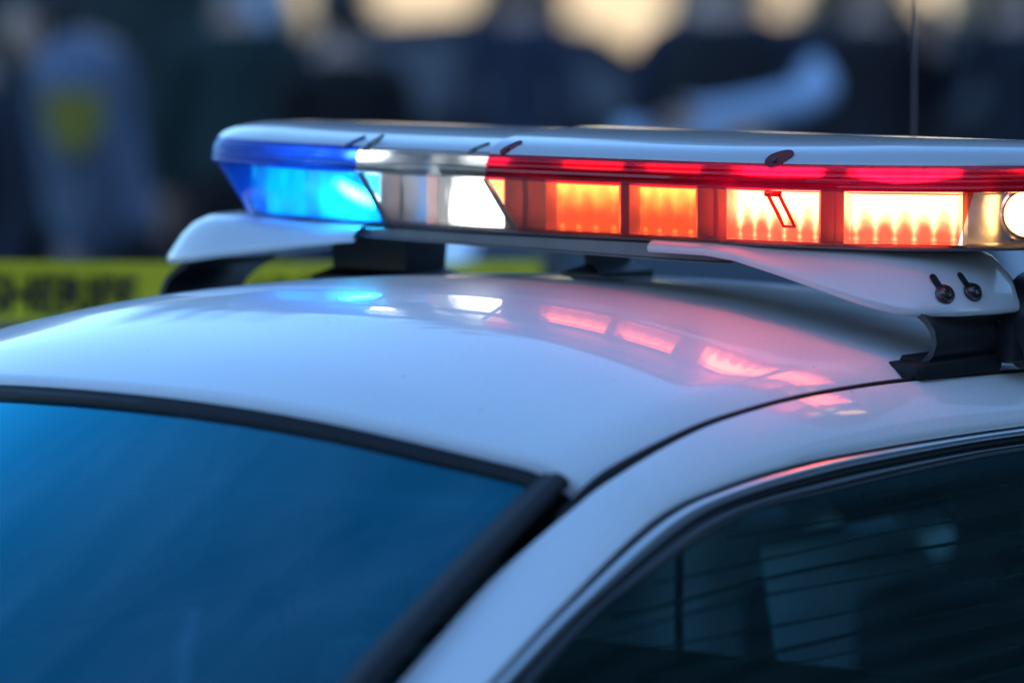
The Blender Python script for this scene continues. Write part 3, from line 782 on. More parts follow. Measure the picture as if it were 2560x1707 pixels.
# rubber-coated hook feet
def hook(sx):
    prof = [(.556, 1.420), (.570, 1.413), (.582, 1.4145), (.590, 1.424), (.5935, 1.437), (.590, 1.450), (.581, 1.461), (.568, 1.470), (.552, 1.478)]
    bm = bmesh.new(); th = .007; rows = []
    for i, (x, z) in enumerate(prof):
        a = prof[max(0, i - 1)]; b = prof[min(len(prof) - 1, i + 1)]; dx, dz = b[0] - a[0], b[1] - a[1]; l = math.hypot(dx, dz); nx, nz = dz / l, -dx / l
        y0 = interp(i, [0, 3, 5, 8], [-.096, -.086, -.082, -.080]); y1 = interp(i, [0, 3, 8], [.055, .066, .095])
        o1 = (x + nx * th * .5, z + nz * th * .5); o2 = (x - nx * th * .5, z - nz * th * .5)
        rows.append([(sx * o1[0], y0, o1[1]), (sx * o1[0], y0 + .006, o1[1] + .0005), (sx * o1[0], y1 - .006, o1[1]), (sx * o1[0], y1, o1[1]), (sx * o2[0], y1, o2[1]), (sx * o2[0], y0, o2[1])])
    V = grid(bm, rows, close_u=True); bm.faces.new(V[0]); bm.faces.new(V[-1])
    o = build('hook_foot', bm, M['black_plastic'], bar, 40)
    bm = bmesh.new(); 
    rp = []
    for cx, cy, a0 in ((.586, .050, 0), (.545, .050, 90), (.545, -.108, 180), (.586, -.108, 270)):
        rp += [(cx + .012 * math.cos(R(a0 + q * 18)), cy + .012 * math.sin(R(a0 + q * 18))) for q in range(6)]
    V = grid(bm, [[(sx * (.570 + (x - .570) * k_), -.029 + (y + .029) * k_, z) for x, y in rp] for k_, z in ((.97, 1.3975), (1.0, 1.4005), (1.0, 1.4125), (.985, 1.4150), (.93, 1.4165))], close_u=True); bm.faces.new(V[-1])
    box(bm, (sx * .5865, -.02, 1.3975), (.006, .17, .022), bevel=.002)
    build('rubber_pad', bm, M['rubber'], o, 40)
    return o
for s in (1, -1): hook(s)
bm = bmesh.new()   # black end latch behind the near hook
cyl(bm, (.60, .105, 1.452), (.650, .105, 1.452), .058, .050, 32); box(bm, (.595, .12, 1.43), (.05, .15, .05), bevel=.012)
build('end_latch', bm, M['black_plastic'], bar, 40)
# centre support feet standing on the roof under the bar
for x, y, a_ in ((-.33, .06, .085), (-.01, .10, .03)):
    bm = bmesh.new(); zr = roof_z(x, y)
    rows = [[(x + sx * a, y + sy * b, z) for sx, sy in ((-1, -1), (1, -1), (1, 1), (-1, 1))] for a, b, z in ((a_, .055, zr - .004), (a_, .055, zr + .006), (a_ - .025, .04, zr + .016), (a_ - .022, .045, 1.5390))]
    V = grid(bm, rows, close_u=True); bm.faces.new(V[-1]); bm.faces.new(V[0]); build('support_foot', bm, M['black_plastic'], bar, 30)

# cover screws in moulded recesses, and lens retaining clips
def recess(o, p, mat, size=(.020, .006)):
    loc, n = surf(o, p)
    if n.z < 0: n = -n
    u = Vector((.55, .84, 0)); u = (u - n * u.dot(n)).normalized(); s = n.cross(u)
    bm = bmesh.new(); rows = []
    for k, h in ((1, -.001), (1, .0010), (.86, .0013), (.78, .0007), (.0, .0005)):
        rows.append([loc + n * h + u * (size[0] * k * math.cos(t) * (1 if math.cos(t) > 0 else .5)) + s * size[1] * k * math.sin(t) for t in [2 * math.pi * i / 28 for i in range(28)]])
    grid(bm, rows, close_u=True)
    r = build('screw_recess', bm, mat, bar, 50)
    bm = bmesh.new(); cyl(bm, loc - n * .001, loc + n * .0020, .0030, .0026, 16); build('recess_screw', bm, M['bolt'], r, 40)
recess(covers[1], (.046, -.174, 1.646), M['red_edge']); recess(covers[1], (.425, -.164, 1.646), M['red_edge'], (.024, .009))
recess(covers[0], (-.006, -.172, 1.645), M['clear_edge'], (.020, .004)); recess(covers[0], (-.180, -.160, 1.645), M['clear_edge'], (.022, .005)); recess(covers[0], (-.215, -.155, 1.645), M['blue_edge'], (.022, .005))
def clip(x, mat, big=True):
    bm = bmesh.new(); w2 = .0085
    a = []
    for dx in (-w2, w2):
        c = [i for i in range(NO) if OUT[i].y < 0]; i = min(c, key=lambda k: abs(OUT[k].x - x - dx))
        a.append([ring(t, z, [i])[0] for t, z in ((.05, 1.606), (.10, 1.596), (.18, 1.581), (.24, 1.568))])
    off = Vector((0, -.003, -.001)); path = [q + off for q in a[0]] + [q + off for q in a[1][::-1]]
    tube(bm, path, .0022, 8)
    if big: box(bm, (a[0][0] + a[1][0]) / 2 + Vector((0, -.004, .000)), (.022, .006, .007), bevel=.0015)
    build('lens_clip', bm, mat, bar, 60)
clip(.425, M['red_clip'])
#@@BACKGROUND
# ------------------------------------------------------------------ barrier tape
M['tape'] = pbr('yellow_tape', (.86, .68, .02), .35, vary=.12, scale=14)
M['ink'] = pbr('black_ink', (.012, .012, .01), .5)
M['steel'] = pbr('galvanised_post', (.10, .10, .11), .5, metal=.5, vary=.2, scale=20)

def text_mesh(s, height, width, name):
    cu = bpy.data.curves.new(name, 'FONT'); cu.body = s; cu.size = 1; cu.offset = .03
    o = bpy.data.objects.new(name, cu); COL.objects.link(o)
    dg = bpy.context.evaluated_depsgraph_get(); me = bpy.data.meshes.new_from_object(o.evaluated_get(dg))
    bpy.data.objects.remove(o); me.name = name
    xs = [v.co.x for v in me.vertices]; ys = [v.co.y for v in me.vertices]
    x0, x1, y0, y1 = min(xs), max(xs), min(ys), max(ys)
    for v in me.vertices: v.co = Vector(((v.co.x - x0) / (x1 - x0) * width, 0, (v.co.y - y0) / (y1 - y0) * height))
    return me

def tape():
    a0, d0, a1, d1 = -1.03, 6.85, .06, 7.90            # runs away from the passenger side, slightly downhill
    root = spot(a0, d0, 1.389); L_ = math.hypot(a1 - a0, d1 - d0)
    rt = tag(empty('barrier_tape', root, PHI + math.atan2(d1 - d0, a1 - a0)), 'yellow barrier tape with black lettering stretched behind the patrol sedan', 'tape')
    rt.rotation_euler.y = math.atan2(.080, L_)
    def sag(x): return -.005 * math.sin(x * 2.0)
    def lean(x): return .006 * math.sin(x * 5)
    bm = bmesh.new(); xs = [-.06 + (L_ + .06) * i / 60 for i in range(61)]
    grid(bm, [[(x, lean(x) + .004 * math.sin(3 * v + x * 3), sag(x) + v * .046) for x in xs] for v in (-1, -.6, -.2, .2, .6, 1)])
    build('tape_band', bm, M['tape'], rt, 180)
    for s, x, wd in (("DO NOT CROSS", -.01, .30), ("SHERIFF", .335, .292), ("LINE", .862, .14), ("DO NOT CROSS", 1.10, .34)):
        me = text_mesh(s, .058, wd, 'lettering')
        for v in me.vertices: v.co = Vector((v.co.x + x, lean(v.co.x + x) - .0065, v.co.z - .034 + sag(v.co.x + x)))
        link('lettering', me, M['ink'], rt)
    for a, d, lab in ((a0 - .05, d0 - .05, 'slim steel post holding the free end of the yellow tape'), (a1 + .01, d1 + .01, 'slim steel post the yellow tape is tied to, hidden behind the light bar')):
        bm = bmesh.new(); cyl(bm, (0, 0, 0), (0, 0, 1.44), .022, .022, 12); cyl(bm, (0, 0, 0), (0, 0, .05), .16, .12, 20)
        cyl(bm, (0, 0, 1.44), (0, 0, 1.46), .026, .012, 12)
        o = tag(build('tape_post', bm, M['steel'], None, 40), lab, 'post', 'posts of the barrier tape'); o.location = spot(a, d)
tape()

# ------------------------------------------------------------------ people standing beyond the tape
SKIN = pbr('skin', (.52, .33, .25), .55, vary=.08, scale=25); EYE = pbr('eye_white', (.7, .7, .7), .2); DARK = pbr('eye_dark', (.02, .015, .012), .2)
LIP = pbr('lips', (.36, .14, .12), .5); SHOE = pbr('shoe_leather', (.015, .014, .014), .35)

def person(right, ahead, rz, H, shirt, pants, hair, label, head=(0, -.01, 1.635), arms=None, group='people standing beyond the barrier tape', bulk=1.0, vest=None, patch=None, hair_long=False, sleeve=None):
    k = H / 1.75
    root = tag(empty('person', spot(right, ahead), rz), label, 'person', group)
    arms = arms or {}
    bm = bmesh.new(); sk = bm.verts.layers.skin.verify(); V = {}
    def nd(n, p, r, par=None):
        v = bm.verts.new(Vector(p) * k); rr = r if isinstance(r, tuple) else (r, r)
        v[sk].radius = (rr[0] * k, rr[1] * k); V[n] = v
        if par: bm.edges.new((V[par], v))
    hx = Vector(head); b = bulk
    nd('pelvis', (0, 0, .96), (.160 * b, .115 * b)); V['pelvis'][sk].use_root = True
    nd('waist', (0, 0, 1.09), (.150 * b, .105 * b), 'pelvis'); nd('chest', (0, hx.y * .25, 1.27), (.168 * b, .118 * b), 'waist')
    nd('upper', (0, hx.y * .45 + .01, 1.39), (.13 * b, .095 * b), 'chest'); nd('neck', (hx.x * .5, hx.y * .7 + .01, 1.50), .058, 'upper')
    nd('head', (hx.x, hx.y + .02, hx.z - .06), .055, 'neck')
    seg = []
    for s, nm in ((1, 'L'), (-1, 'R')):
        el, wr = arms.get(nm, ((s * .235, .03, 1.13), (s * .25, -.07, .89)))
        nd('sh' + nm, (s * .178 * b, .015 + hx.y * .35, 1.415), .064 * b, 'upper'); nd('el' + nm, el, .050 * b, 'sh' + nm); nd('wr' + nm, wr, .036, 'el' + nm)
        e, w_ = Vector(el), Vector(wr); d = (w_ - e).normalized(); sd = d.cross(Vector((0, 1, .2))).normalized()
        pc = w_ + d * .07; nd('pa' + nm, pc, (.036, .020), 'wr' + nm)
        for q, (off, ln) in enumerate(((-.027, .066), (-.009, .078), (.009, .072), (.026, .056))):
            nd(f'k{q}{nm}', pc + d * .030 + sd * off, .0095, 'pa' + nm)
            nd(f'm{q}{nm}', pc + d * (.030 + ln * .55) + sd * off * 1.1 + Vector((0, -.006, 0)), .0085, f'k{q}{nm}')
            nd(f't{q}{nm}', pc + d * (.030 + ln) + sd * off + Vector((0, -.022, 0)), .0075, f'm{q}{nm}')
        nd('th' + nm, w_ + d * .05 - sd * .045, .011, 'wr' + nm); nd('tt' + nm, w_ + d * .095 - sd * .055 + Vector((0, -.012, 0)), .0085, 'th' + nm)
        seg.append((Vector(el) * k, Vector(wr) * k, Vector(V['sh' + nm].co)))
        nd('hip' + nm, (s * .095, 0, .88), .100 * b, 'pelvis'); nd('kn' + nm, (s * .115, -.02, .49), .064, 'hip' + nm); nd('an' + nm, (s * .12, .03, .09), .046, 'kn' + nm)
        nd('to' + nm, (s * .135, -.14, .045), .040, 'an' + nm)
    wrists = [V['wr' + n].co.copy() for n in 'LR']; palms = [V['pa' + n].co.copy() for n in 'LR']
    me0 = bpy.data.meshes.new('p'); bm.to_mesh(me0); bm.free()
    tmp = bpy.data.objects.new('p', me0); COL.objects.link(tmp)
    mo = tmp.modifiers.new('s', 'SKIN'); mo.use_smooth_shade = True; ss = tmp.modifiers.new('u', 'SUBSURF'); ss.levels = 2; ss.render_levels = 2
    dg = bpy.context.evaluated_depsgraph_get(); me = bpy.data.meshes.new_from_object(tmp.evaluated_get(dg)); bpy.data.objects.remove(tmp)
    bm = bmesh.new(); bm.from_mesh(me); bpy.data.meshes.remove(me)
    def dseg(p, a, c):
        t = max(0, min(1, (p - a).dot(c - a) / max(1e-6, (c - a).length_squared))); return (p - a.lerp(c, t)).length
    for f in bm.faces:
        p = f.calc_center_median(); z = p.z / k; f.smooth = True
        if min((p - q).length for q in palms) < .115 * k and min((p - q).length for q in wrists) > .0 and min((p - q).length - .02 * k for q in palms) < min((p - q).length for q in wrists) + .04 * k: f.material_index = 0
        elif z > 1.475 and abs(p.x) < .09 * k + abs(hx.x): f.material_index = 0
        elif any(min(dseg(p, a, c), dseg(p, a, s)) < .085 * k for a, c, s in seg): f.material_index = 1
        elif z > .985: f.material_index = 1
        elif z > .105: f.material_index = 2
        else: f.material_index = 3
    if sleeve:
        for f in bm.faces:
          for a, c, s0 in seg:
            if min(dseg(f.calc_center_median(), a, c), dseg(f.calc_center_median(), a, a.lerp(s0, .12))) < .08 * k and min((f.calc_center_median() - q).length for q in palms) > .045 * k: f.material_index = 7
    # head with face
    hb = bmesh.new(); bmesh.ops.create_uvsphere(hb, u_segments=32, v_segments=24, radius=1)
    for v in hb.verts:
        x, y, z = v.co
        jaw = sstep(.1, -.9, z)
        X = x * (.076 - .020 * jaw); Y = y * (.098 - .012 * jaw) - .012 * jaw; Z = z * .118
        if y < -.2:
            Y -= .020 * math.exp(-((x / .16) ** 2 + ((z + .12) / .20) ** 2))      # nose
            Y += .010 * (math.exp(-(((x - .38) / .2) ** 2 + ((z - .08) / .13) ** 2)) + math.exp(-(((x + .38) / .2) ** 2 + ((z - .08) / .13) ** 2)))
            Y -= .006 * math.exp(-((x / .35) ** 2 + ((z + .75) / .18) ** 2))
        v.co = (Vector((X, Y, Z)) + hx) * k
    for f in hb.faces:
        f.smooth = True; p = f.calc_center_median() / k - hx
        if p.y < -.07 and abs(p.x) < .024 and -.062 < p.z < -.046: f.material_index = 6
    for s in (1, -1):
        for r, dy, mi in ((.0125, -.078, 4), (.0065, -.0855, 5)):
            g = bmesh.ops.create_uvsphere(hb, u_segments=12, v_segments=8, radius=r * k, matrix=Matrix.Translation((hx + Vector((s * .030, dy, .010))) * k))
            for f in {f for v in g['verts'] for f in v.link_faces}: f.material_index = mi
        bmesh.ops.create_uvsphere(hb, u_segments=12, v_segments=8, radius=1, matrix=Matrix.Translation((hx + Vector((s * .076, .008, -.005))) * k) @ Matrix.Diagonal((.010 * k, .020 * k, .032 * k, 1)))
    tm = bpy.data.meshes.new('h'); hb.to_mesh(tm); hb.free(); bm.from_mesh(tm); bpy.data.meshes.remove(tm)
    build('body', bm, [SKIN, shirt, pants, SHOE, EYE, DARK, LIP] + ([sleeve] if sleeve else []), root, normals=False)
    if hair:
        hb = bmesh.new(); bmesh.ops.create_uvsphere(hb, u_segments=32, v_segments=20, radius=1)
        for v in list(hb.verts):
            x, y, z = v.co; lim = (.25 if y < -.35 else -.35 - .35 * y if not hair_long else -1.2)
            if z < lim - .05: hb.verts.remove(v); continue
            n = 1 + .03 * math.sin(9 * x + 7 * y) * math.cos(8 * z)
            v.co = (Vector((x * .084 * n, y * .106 * n + .006, z * .124 * n + .004)) + hx) * k
        build('hair', hb, hair, root, 180)
    if vest:
        vb = bmesh.new(); rows = []
        for z, hw, hd in ((1.00, .172, .128), (1.10, .172, .13), (1.25, .182, .142), (1.36, .165, .13), (1.44, .11, .10)):
            rows.append([(Vector((b * hw * math.copysign(abs(math.cos(t)) ** .7, math.cos(t)), b * hd * math.copysign(abs(math.sin(t)) ** .7, math.sin(t)) + hx.y * .3, z)) * k) for t in [2 * math.pi * i / 32 for i in range(32)]])
        grid(vb, rows, close_u=True)
        for px, pz in ((-.09, 1.12), (0, 1.12), (.09, 1.12), (.08, 1.27)): box(vb, Vector((px, -.150 * b + hx.y * .3, pz)) * k, (.07 * k, .05 * k, .11 * k), bevel=.008)
        build('vest', vb, vest, root, 40)
    if patch:
        pb = bmesh.new(); c = Vector((.178 * b + .060 * b, .02 + hx.y * .35, 1.30))
        shp = [(0, .062), (.03, .058), (.052, .066), (.056, .02), (.045, -.03), (0, -.066), (-.045, -.03), (-.056, .02), (-.052, .066), (-.03, .058)]
        sh = catmull([(0, x, z) for x, z in shp], 40, closed=True)
        rows = [[(c + Vector((.012, 0, 0)) + Vector((dx - abs(p.y) * .25, p.y * q * 1.4, p.z * q * 1.4))) * k for p in sh[:-1]] for q, dx in ((1.0, -.006), (1.0, .002), (.8, .004), (.02, .004))]
        grid(pb, rows, close_u=True); build('shoulder_patch', pb, patch, root, 60)
    return root

def cloth(n, c, v=.25): return pbr(n, c, .85, vary=v, scale=9, bump=(35, .5, .004))
C_ = {k: cloth(k, c) for k, c in dict(greyblue=(.11, .14, .20), green=(.008, .030, .030), black=(.006, .006, .008), navy=(.009, .012, .026), slate=(.022, .032, .062), plum=(.016, .013, .018), lightblue=(.50, .64, .88), jeans=(.03, .05, .10), khaki=(.14, .12, .09)).items()}
HB = pbr('dark_hair', (.008, .007, .007), .45); HG = pbr('grey_hair', (.30, .33, .38), .5); HBR = pbr('brown_hair', (.03, .018, .011), .5)
PATCH = pbr('yellow_patch', (.30, .25, .03), .7, vary=.5, scale=40)
LFT, TOW, AWY, RGTW = PHI - R(90), PHI, PHI + R(180), PHI + R(90)
def px(u, d): return (u - 1280) / 11880 * d
person(px(252, 14), 14, LFT, 1.82, C_['greyblue'], C_['black'], HB, 'person in a blue-grey uniform shirt with a yellow shoulder patch, black hair, turned sideways', head=(0, -.17, 1.56), bulk=1.55, patch=PATCH)
person(px(-70, 13.2), 13.2, LFT + R(35), 1.74, C_['navy'], C_['jeans'], HBR, 'person in a dark navy jacket at the left edge of the picture')
person(px(590, 17), 17, AWY, 1.84, C_['green'], C_['black'], HG, 'grey-haired person in a dark green jacket seen from behind', bulk=1.15)
person(px(850, 16), 16, AWY + R(20), 1.74, C_['black'], C_['jeans'], HB, 'person in a black jacket seen from behind, right of the dark green jacket', bulk=1.1)
person(px(1300, 19.5), 19.5, AWY - R(15), 1.80, C_['slate'], C_['khaki'], HBR, 'person in a slate blue jacket standing behind the middle of the light bar')
person(px(1800, 14.2), 14.2, TOW, 1.93, C_['navy'], C_['navy'], HB, 'person in a black vest with light blue sleeves, forearms folded across the chest', arms={'L': ((.29, -.06, 1.285), (-.04, -.25, 1.225)), 'R': ((-.25, -.04, 1.10), (-.02, -.21, 1.16))}, vest=C_['black'], sleeve=C_['lightblue'])
person(px(2170, 17), 17, TOW + R(25), 1.84, C_['plum'], C_['black'], HB, 'person in a dark plum jacket between the light blue shirt and the right edge', bulk=1.1)
person(px(2540, 17), 17, LFT + R(40), 1.84, C_['navy'], C_['navy'], HB, 'person in navy at the right edge with a pale hand raised to the chin', arms={'R': ((-.27, -.10, 1.20), (-.15, -.24, 1.43))})

# ------------------------------------------------------------------ vehicles beyond
def simple_car(name, loc, rz, paint, label, cat, group, prof, glass_from, W=.92):
    """parked vehicle: lofted body from a side profile, glasshouse panes, wheels, lights"""
    root = tag(empty(name, loc, rz), label, cat, group)
    bm = bmesh.new()
    for a in (0,):
        rows = []
        for y, z0, z1, hw in prof['body']:
            rows.append([(sx * x, y, z) for sx, x, z in ((-1, hw * .93, z0), (-1, hw, z0 + .2), (-1, hw, z1 - .12), (-1, hw * .93, z1), (0, 0, z1 + .03), (1, hw * .93, z1), (1, hw, z1 - .12), (1, hw, z0 + .2), (1, hw * .93, z0))])
        V = grid(bm, rows); bm.faces.new(V[0]); bm.faces.new(V[-1])
    build('body', bm, paint, root, 40)
    bm = bmesh.new(); rows = [[(sx * x, y, z) for sx, x, z in ((-1, hw, z0), (-1, ht, z1 - .05), (-1, ht - .07, z1), (0, 0, z1 + .02), (1, ht - .07, z1), (1, ht, z1 - .05), (1, hw, z0))] for y, z0, z1, hw, ht in prof['top']]
    V = grid(bm, rows); bm.faces.new(V[0]); bm.faces.new(V[-1]); build('roof', bm, paint, root, 40)
    for pane in prof['panes']:
        for sx in (1, -1):
            b = bmesh.new(); b.faces.new([b.verts.new((sx * x, y, z)) for x, y, z in pane]); b.faces.new([b.verts.new((sx * (x - .02), y, z)) for x, y, z in pane]); build('window', b, M['tint'], root)
    for pane in prof['ends']:
        b = bmesh.new(); b.faces.new([b.verts.new(p) for p in pane]); build('window', b, M['tint'], root)
    for sx in (1, -1):
        for y in prof['axles']:
            b = bmesh.new(); cyl(b, (sx * (W - .2), y, .34), (sx * (W + .01), y, .34), .34, .34, 28); wh = build('wheel', b, M['rubber'], root, 40)
            b = bmesh.new(); cyl(b, (sx * (W + .005), y, .34), (sx * (W + .02), y, .34), .21, .19, 20); build('rim', b, M['screw'], wh, 40)
        y0, y1, zl = prof['lights']
        b = bmesh.new(); box(b, (sx * (W - .2), y0, zl), (.3, .06, .14), bevel=.02); build('headlight', b, M['chrome'], root, 40)
        b = bmesh.new(); box(b, (sx * (W - .16), y1, zl + .06), (.22, .06, .16), bevel=.02); build('tail_light', b, M['red_edge'], root, 40)
    return root
M['tint'] = pbr('tinted_glass', (.01, .013, .016), .05, coat=.5)
SEDAN = dict(body=[(-2.35, .35, .62, .72), (-2.2, .24, .76, .88), (-1.2, .2, .92, .92), (0, .2, .95, .92), (1.4, .22, .98, .92), (2.1, .26, .94, .88), (2.3, .36, .8, .74)],
             top=[(-1.15, .93, .96, .80, .78), (-.45, .95, 1.38, .84, .66), (.2, .96, 1.45, .84, .64), (.9, .97, 1.40, .84, .65), (1.55, .98, 1.02, .80, .76)],
             panes=[[(.835, -.75, .99), (.70, -.36, 1.33), (.69, .15, 1.38), (.845, .15, .99)], [(.845, .2, .99), (.69, .2, 1.38), (.70, .82, 1.33), (.84, 1.2, 1.0)]],
             ends=[[(-.7, -1.09, 1.04), (.7, -1.09, 1.04), (.58, -.53, 1.40), (-.58, -.53, 1.40)], [(-.66, 1.50, 1.11), (.66, 1.50, 1.11), (.54, 1.00, 1.415), (-.54, 1.00, 1.415)]], axles=(-1.45, 1.4), lights=(-2.28, 2.24, .66))
VAN = dict(body=[(-2.6, .35, .8, .8), (-2.45, .25, 1.0, .95), (-1.6, .22, 1.12, 1.0), (0, .22, 1.15, 1.0), (2.5, .25, 1.15, 1.0)],
           top=[(-1.75, 1.1, 1.14, .95, .9), (-1.0, 1.12, 1.92, .97, .82), (.5, 1.13, 2.05, .98, .84), (2.48, 1.13, 2.02, .98, .84)],
           panes=[[(.955, -1.35, 1.2), (.86, -.92, 1.78), (.86, -.3, 1.85), (.965, -.3, 1.2)], [(.965, -.2, 1.2), (.86, -.2, 1.86), (.87, 2.2, 1.86), (.975, 2.2, 1.2)]],
           ends=[[(-.8, -1.66, 1.2), (.8, -1.66, 1.2), (.7, -1.06, 1.88), (-.7, -1.06, 1.88)], [(-.75, 2.51, 1.3), (.75, 2.51, 1.3), (.68, 2.51, 1.85), (-.68, 2.51, 1.85)]], axles=(-1.7, 1.6), lights=(-2.56, 2.5, .8), )
P_BLACK = pbr('black_car_paint', (.006, .006, .008), .5, spec=.2); P_PALE = pbr('pale_blue_van_paint', (.42, .50, .60), .35, coat=.8); P_GREEN = pbr('green_truck_paint', (.006, .028, .032), .5, coat=.3)
simple_car('parked_sedan', spot(px(1270, 24), 24), PHI + R(90), P_BLACK, 'black sedan parked side-on behind the person in the slate blue jacket', 'car', 'black sedans parked behind the people', SEDAN, 0)
simple_car('parked_sedan', spot(px(1990, 24.6), 24.6), PHI - R(90), P_BLACK, 'black sedan parked side-on behind the person in the plum jacket', 'car', 'black sedans parked behind the people', SEDAN, 0)
simple_car('parked_van', spot(px(330, 27), 27), TOW, P_PALE, 'pale blue van parked behind the dark green truck', 'van', None, VAN, 0, 1.0)

def box_truck():
    root = tag(empty('box_truck', spot(px(590, 20) - 3.32, 20), PHI), 'dark green box truck parked side-on behind the people at left', 'truck')
    bm = bmesh.new(); box(bm, (.8, .0, 1.95), (5.0, 2.3, 2.5), bevel=.04)
    for x in [-1.4 + .55 * i for i in range(9)]: box(bm, (x, -1.16, 1.95), (.05, .03, 2.4))
    build('cargo_box', bm, P_GREEN, root, 40)
    bm = bmesh.new(); prof = [(-1.8, .55), (-3.5, .55), (-3.6, 1.2), (-3.3, 1.35), (-2.9, 2.2), (-1.8, 2.25)]
    grid(bm, [[(x, y, z) for x, z in prof] for y in (-1.05, 1.05)], close_u=True); bm.faces.new([bm.verts.new((x, -1.05, z)) for x, z in prof]); bm.faces.new([bm.verts.new((x, 1.05, z)) for x, z in prof])
    cb = build('cab', bm, P_GREEN, root, 30)
    bm = bmesh.new(); bm.faces.new([bm.verts.new((x, -1.06, z)) for x, z in ((-3.15, 1.4), (-2.82, 2.1), (-2.1, 2.1), (-2.1, 1.4))]); build('window', bm, M['tint'], cb)
    bm = bmesh.new(); box(bm, (-.4, 0, .6), (6.2, .9, .2)); build('chassis', bm, M['trim'], root)
    for x in (-2.7, 1.9):
        for y in (-.95, .95):
            bm = bmesh.new(); cyl(bm, (x, y - .14, .45), (x, y + .14, .45), .45, .45, 28); cyl(bm, (x, y - .15, .45), (x, y + .15, .45), .22, .22, 16); build('wheel', bm, M['rubber'], root, 40)
box_truck()

# ------------------------------------------------------------------ fence, houses
M['white_wood'] = pbr('white_painted_wood', (.62, .62, .60), .6, vary=.1)
simple_car('parked_sedan', spot(px(1790, 11.8), 11.8), AWY, pbr('white_car_paint', (.72, .73, .74), .35, coat=1), 'white sedan parked just behind the police car, glimpsed under the light bar', 'car', None, SEDAN, 0).scale = (1, 1, .93)
STUC = pbr('cream_stucco', (.46, .38, .26), .9, vary=.12, scale=1.2, bump=(25, .4, .01)); ROOF = pbr('roof_tiles', (.10, .06, .045), .8, vary=.3, scale=12)
SIDE = pbr('grey_siding', (.10, .145, .16), .7, vary=.12, scale=3); FRAME = pbr('window_frame_white', (.7, .7, .7), .5); BRICK = pbr('brown_brick', (.16, .10, .075), .85, vary=.35, scale=25)

HROT = -46
def house(name, loc, rz, W, D, H, wall, label, cat, wins, door=None, lap=0.0, flat=False):
    """house with its front towards local -Y"""
    root = tag(empty(name, loc, rz), label, cat)
    bm = bmesh.new(); box(bm, (0, 0, H / 2), (W, D, H))
    if lap:
        n = int(H / lap); rows = []
        for i in range(n):
            rows += [[(x, -D / 2 - .05, i * lap) for x in (-W / 2, 0, W / 2)], [(x, -D / 2 - .13, i * lap + .004) for x in (-W / 2, 0, W / 2)], [(x, -D / 2 - .11, i * lap + lap * .90) for x in (-W / 2, 0, W / 2)], [(x, -D / 2 - .02, i * lap + lap * .91) for x in (-W / 2, 0, W / 2)], [(x, -D / 2 - .02, i * lap + lap * .995) for x in (-W / 2, 0, W / 2)]]
        grid(bm, rows)
    build('wall', bm, wall, root)
    bm = bmesh.new()
    if flat: box(bm, (0, 0, H + .15), (W + .4, D + .4, .3), bevel=.04)
    else:
        e = .5; P = [(-W / 2 - e, -D / 2 - e, H), (W / 2 + e, -D / 2 - e, H), (W / 2 + e, D / 2 + e, H), (-W / 2 - e, D / 2 + e, H), (-W / 2 - e, 0, H + D * .3), (W / 2 + e, 0, H + D * .3)]
        v = [bm.verts.new(p) for p in P]
        for f in ((0, 1, 5, 4), (2, 3, 4, 5), (0, 4, 3), (1, 2, 5), (3, 2, 1, 0)): bm.faces.new([v[i] for i in f])
    build('roof', bm, ROOF, root)
    for x, z, ww, hh in wins:
        bm = bmesh.new()
        for dx, dz, a, b in ((-ww / 2, 0, .09, hh + .09), (ww / 2, 0, .09, hh + .09), (0, -hh / 2, ww - .09, .09), (0, hh / 2, ww - .09, .09), (0, 0, ww - .09, .05)): box(bm, (x + dx, -D / 2 - .05, z + dz), (a, .10, b))
        f = build('window', bm, FRAME, root)
        bm = bmesh.new(); box(bm, (x, -D / 2 - .035, z), (ww - .09, .02, hh - .09)); build('pane', bm, M['tint'], f)
    if door is not None:
        bm = bmesh.new(); box(bm, (door, -D / 2 - .04, 1.05), (1.0, .08, 2.1), bevel=.01); dd = build('door', bm, BRICK, root)
        bm = bmesh.new(); cyl(bm, (door + .4, -D / 2 - .08, 1.0), (door + .4, -D / 2 - .14, 1.0), .03); build('handle', bm, M['screw'], dd)
    return root
def garden_wall():
    root = tag(empty('garden_wall', spot(4.6, 45), PHI), 'long sunlit cream stucco wall far behind the people', 'wall')
    bm = bmesh.new(); box(bm, (0, 0, 1.05), (13, .22, 2.1)); build('wall', bm, STUC, root)
    bm = bmesh.new(); box(bm, (0, 0, 2.14), (13.1, .34, .09), bevel=.02); build('coping', bm, STUC, root, 40)
    for x in (-6.4, -3.2, 0, 3.2, 6.4):
        bm = bmesh.new(); box(bm, (x, 0, 1.2), (.42, .42, 2.4), bevel=.01); box(bm, (x, 0, 2.44), (.52, .52, .09), bevel=.02); build('pier', bm, STUC, root, 40)
garden_wall()

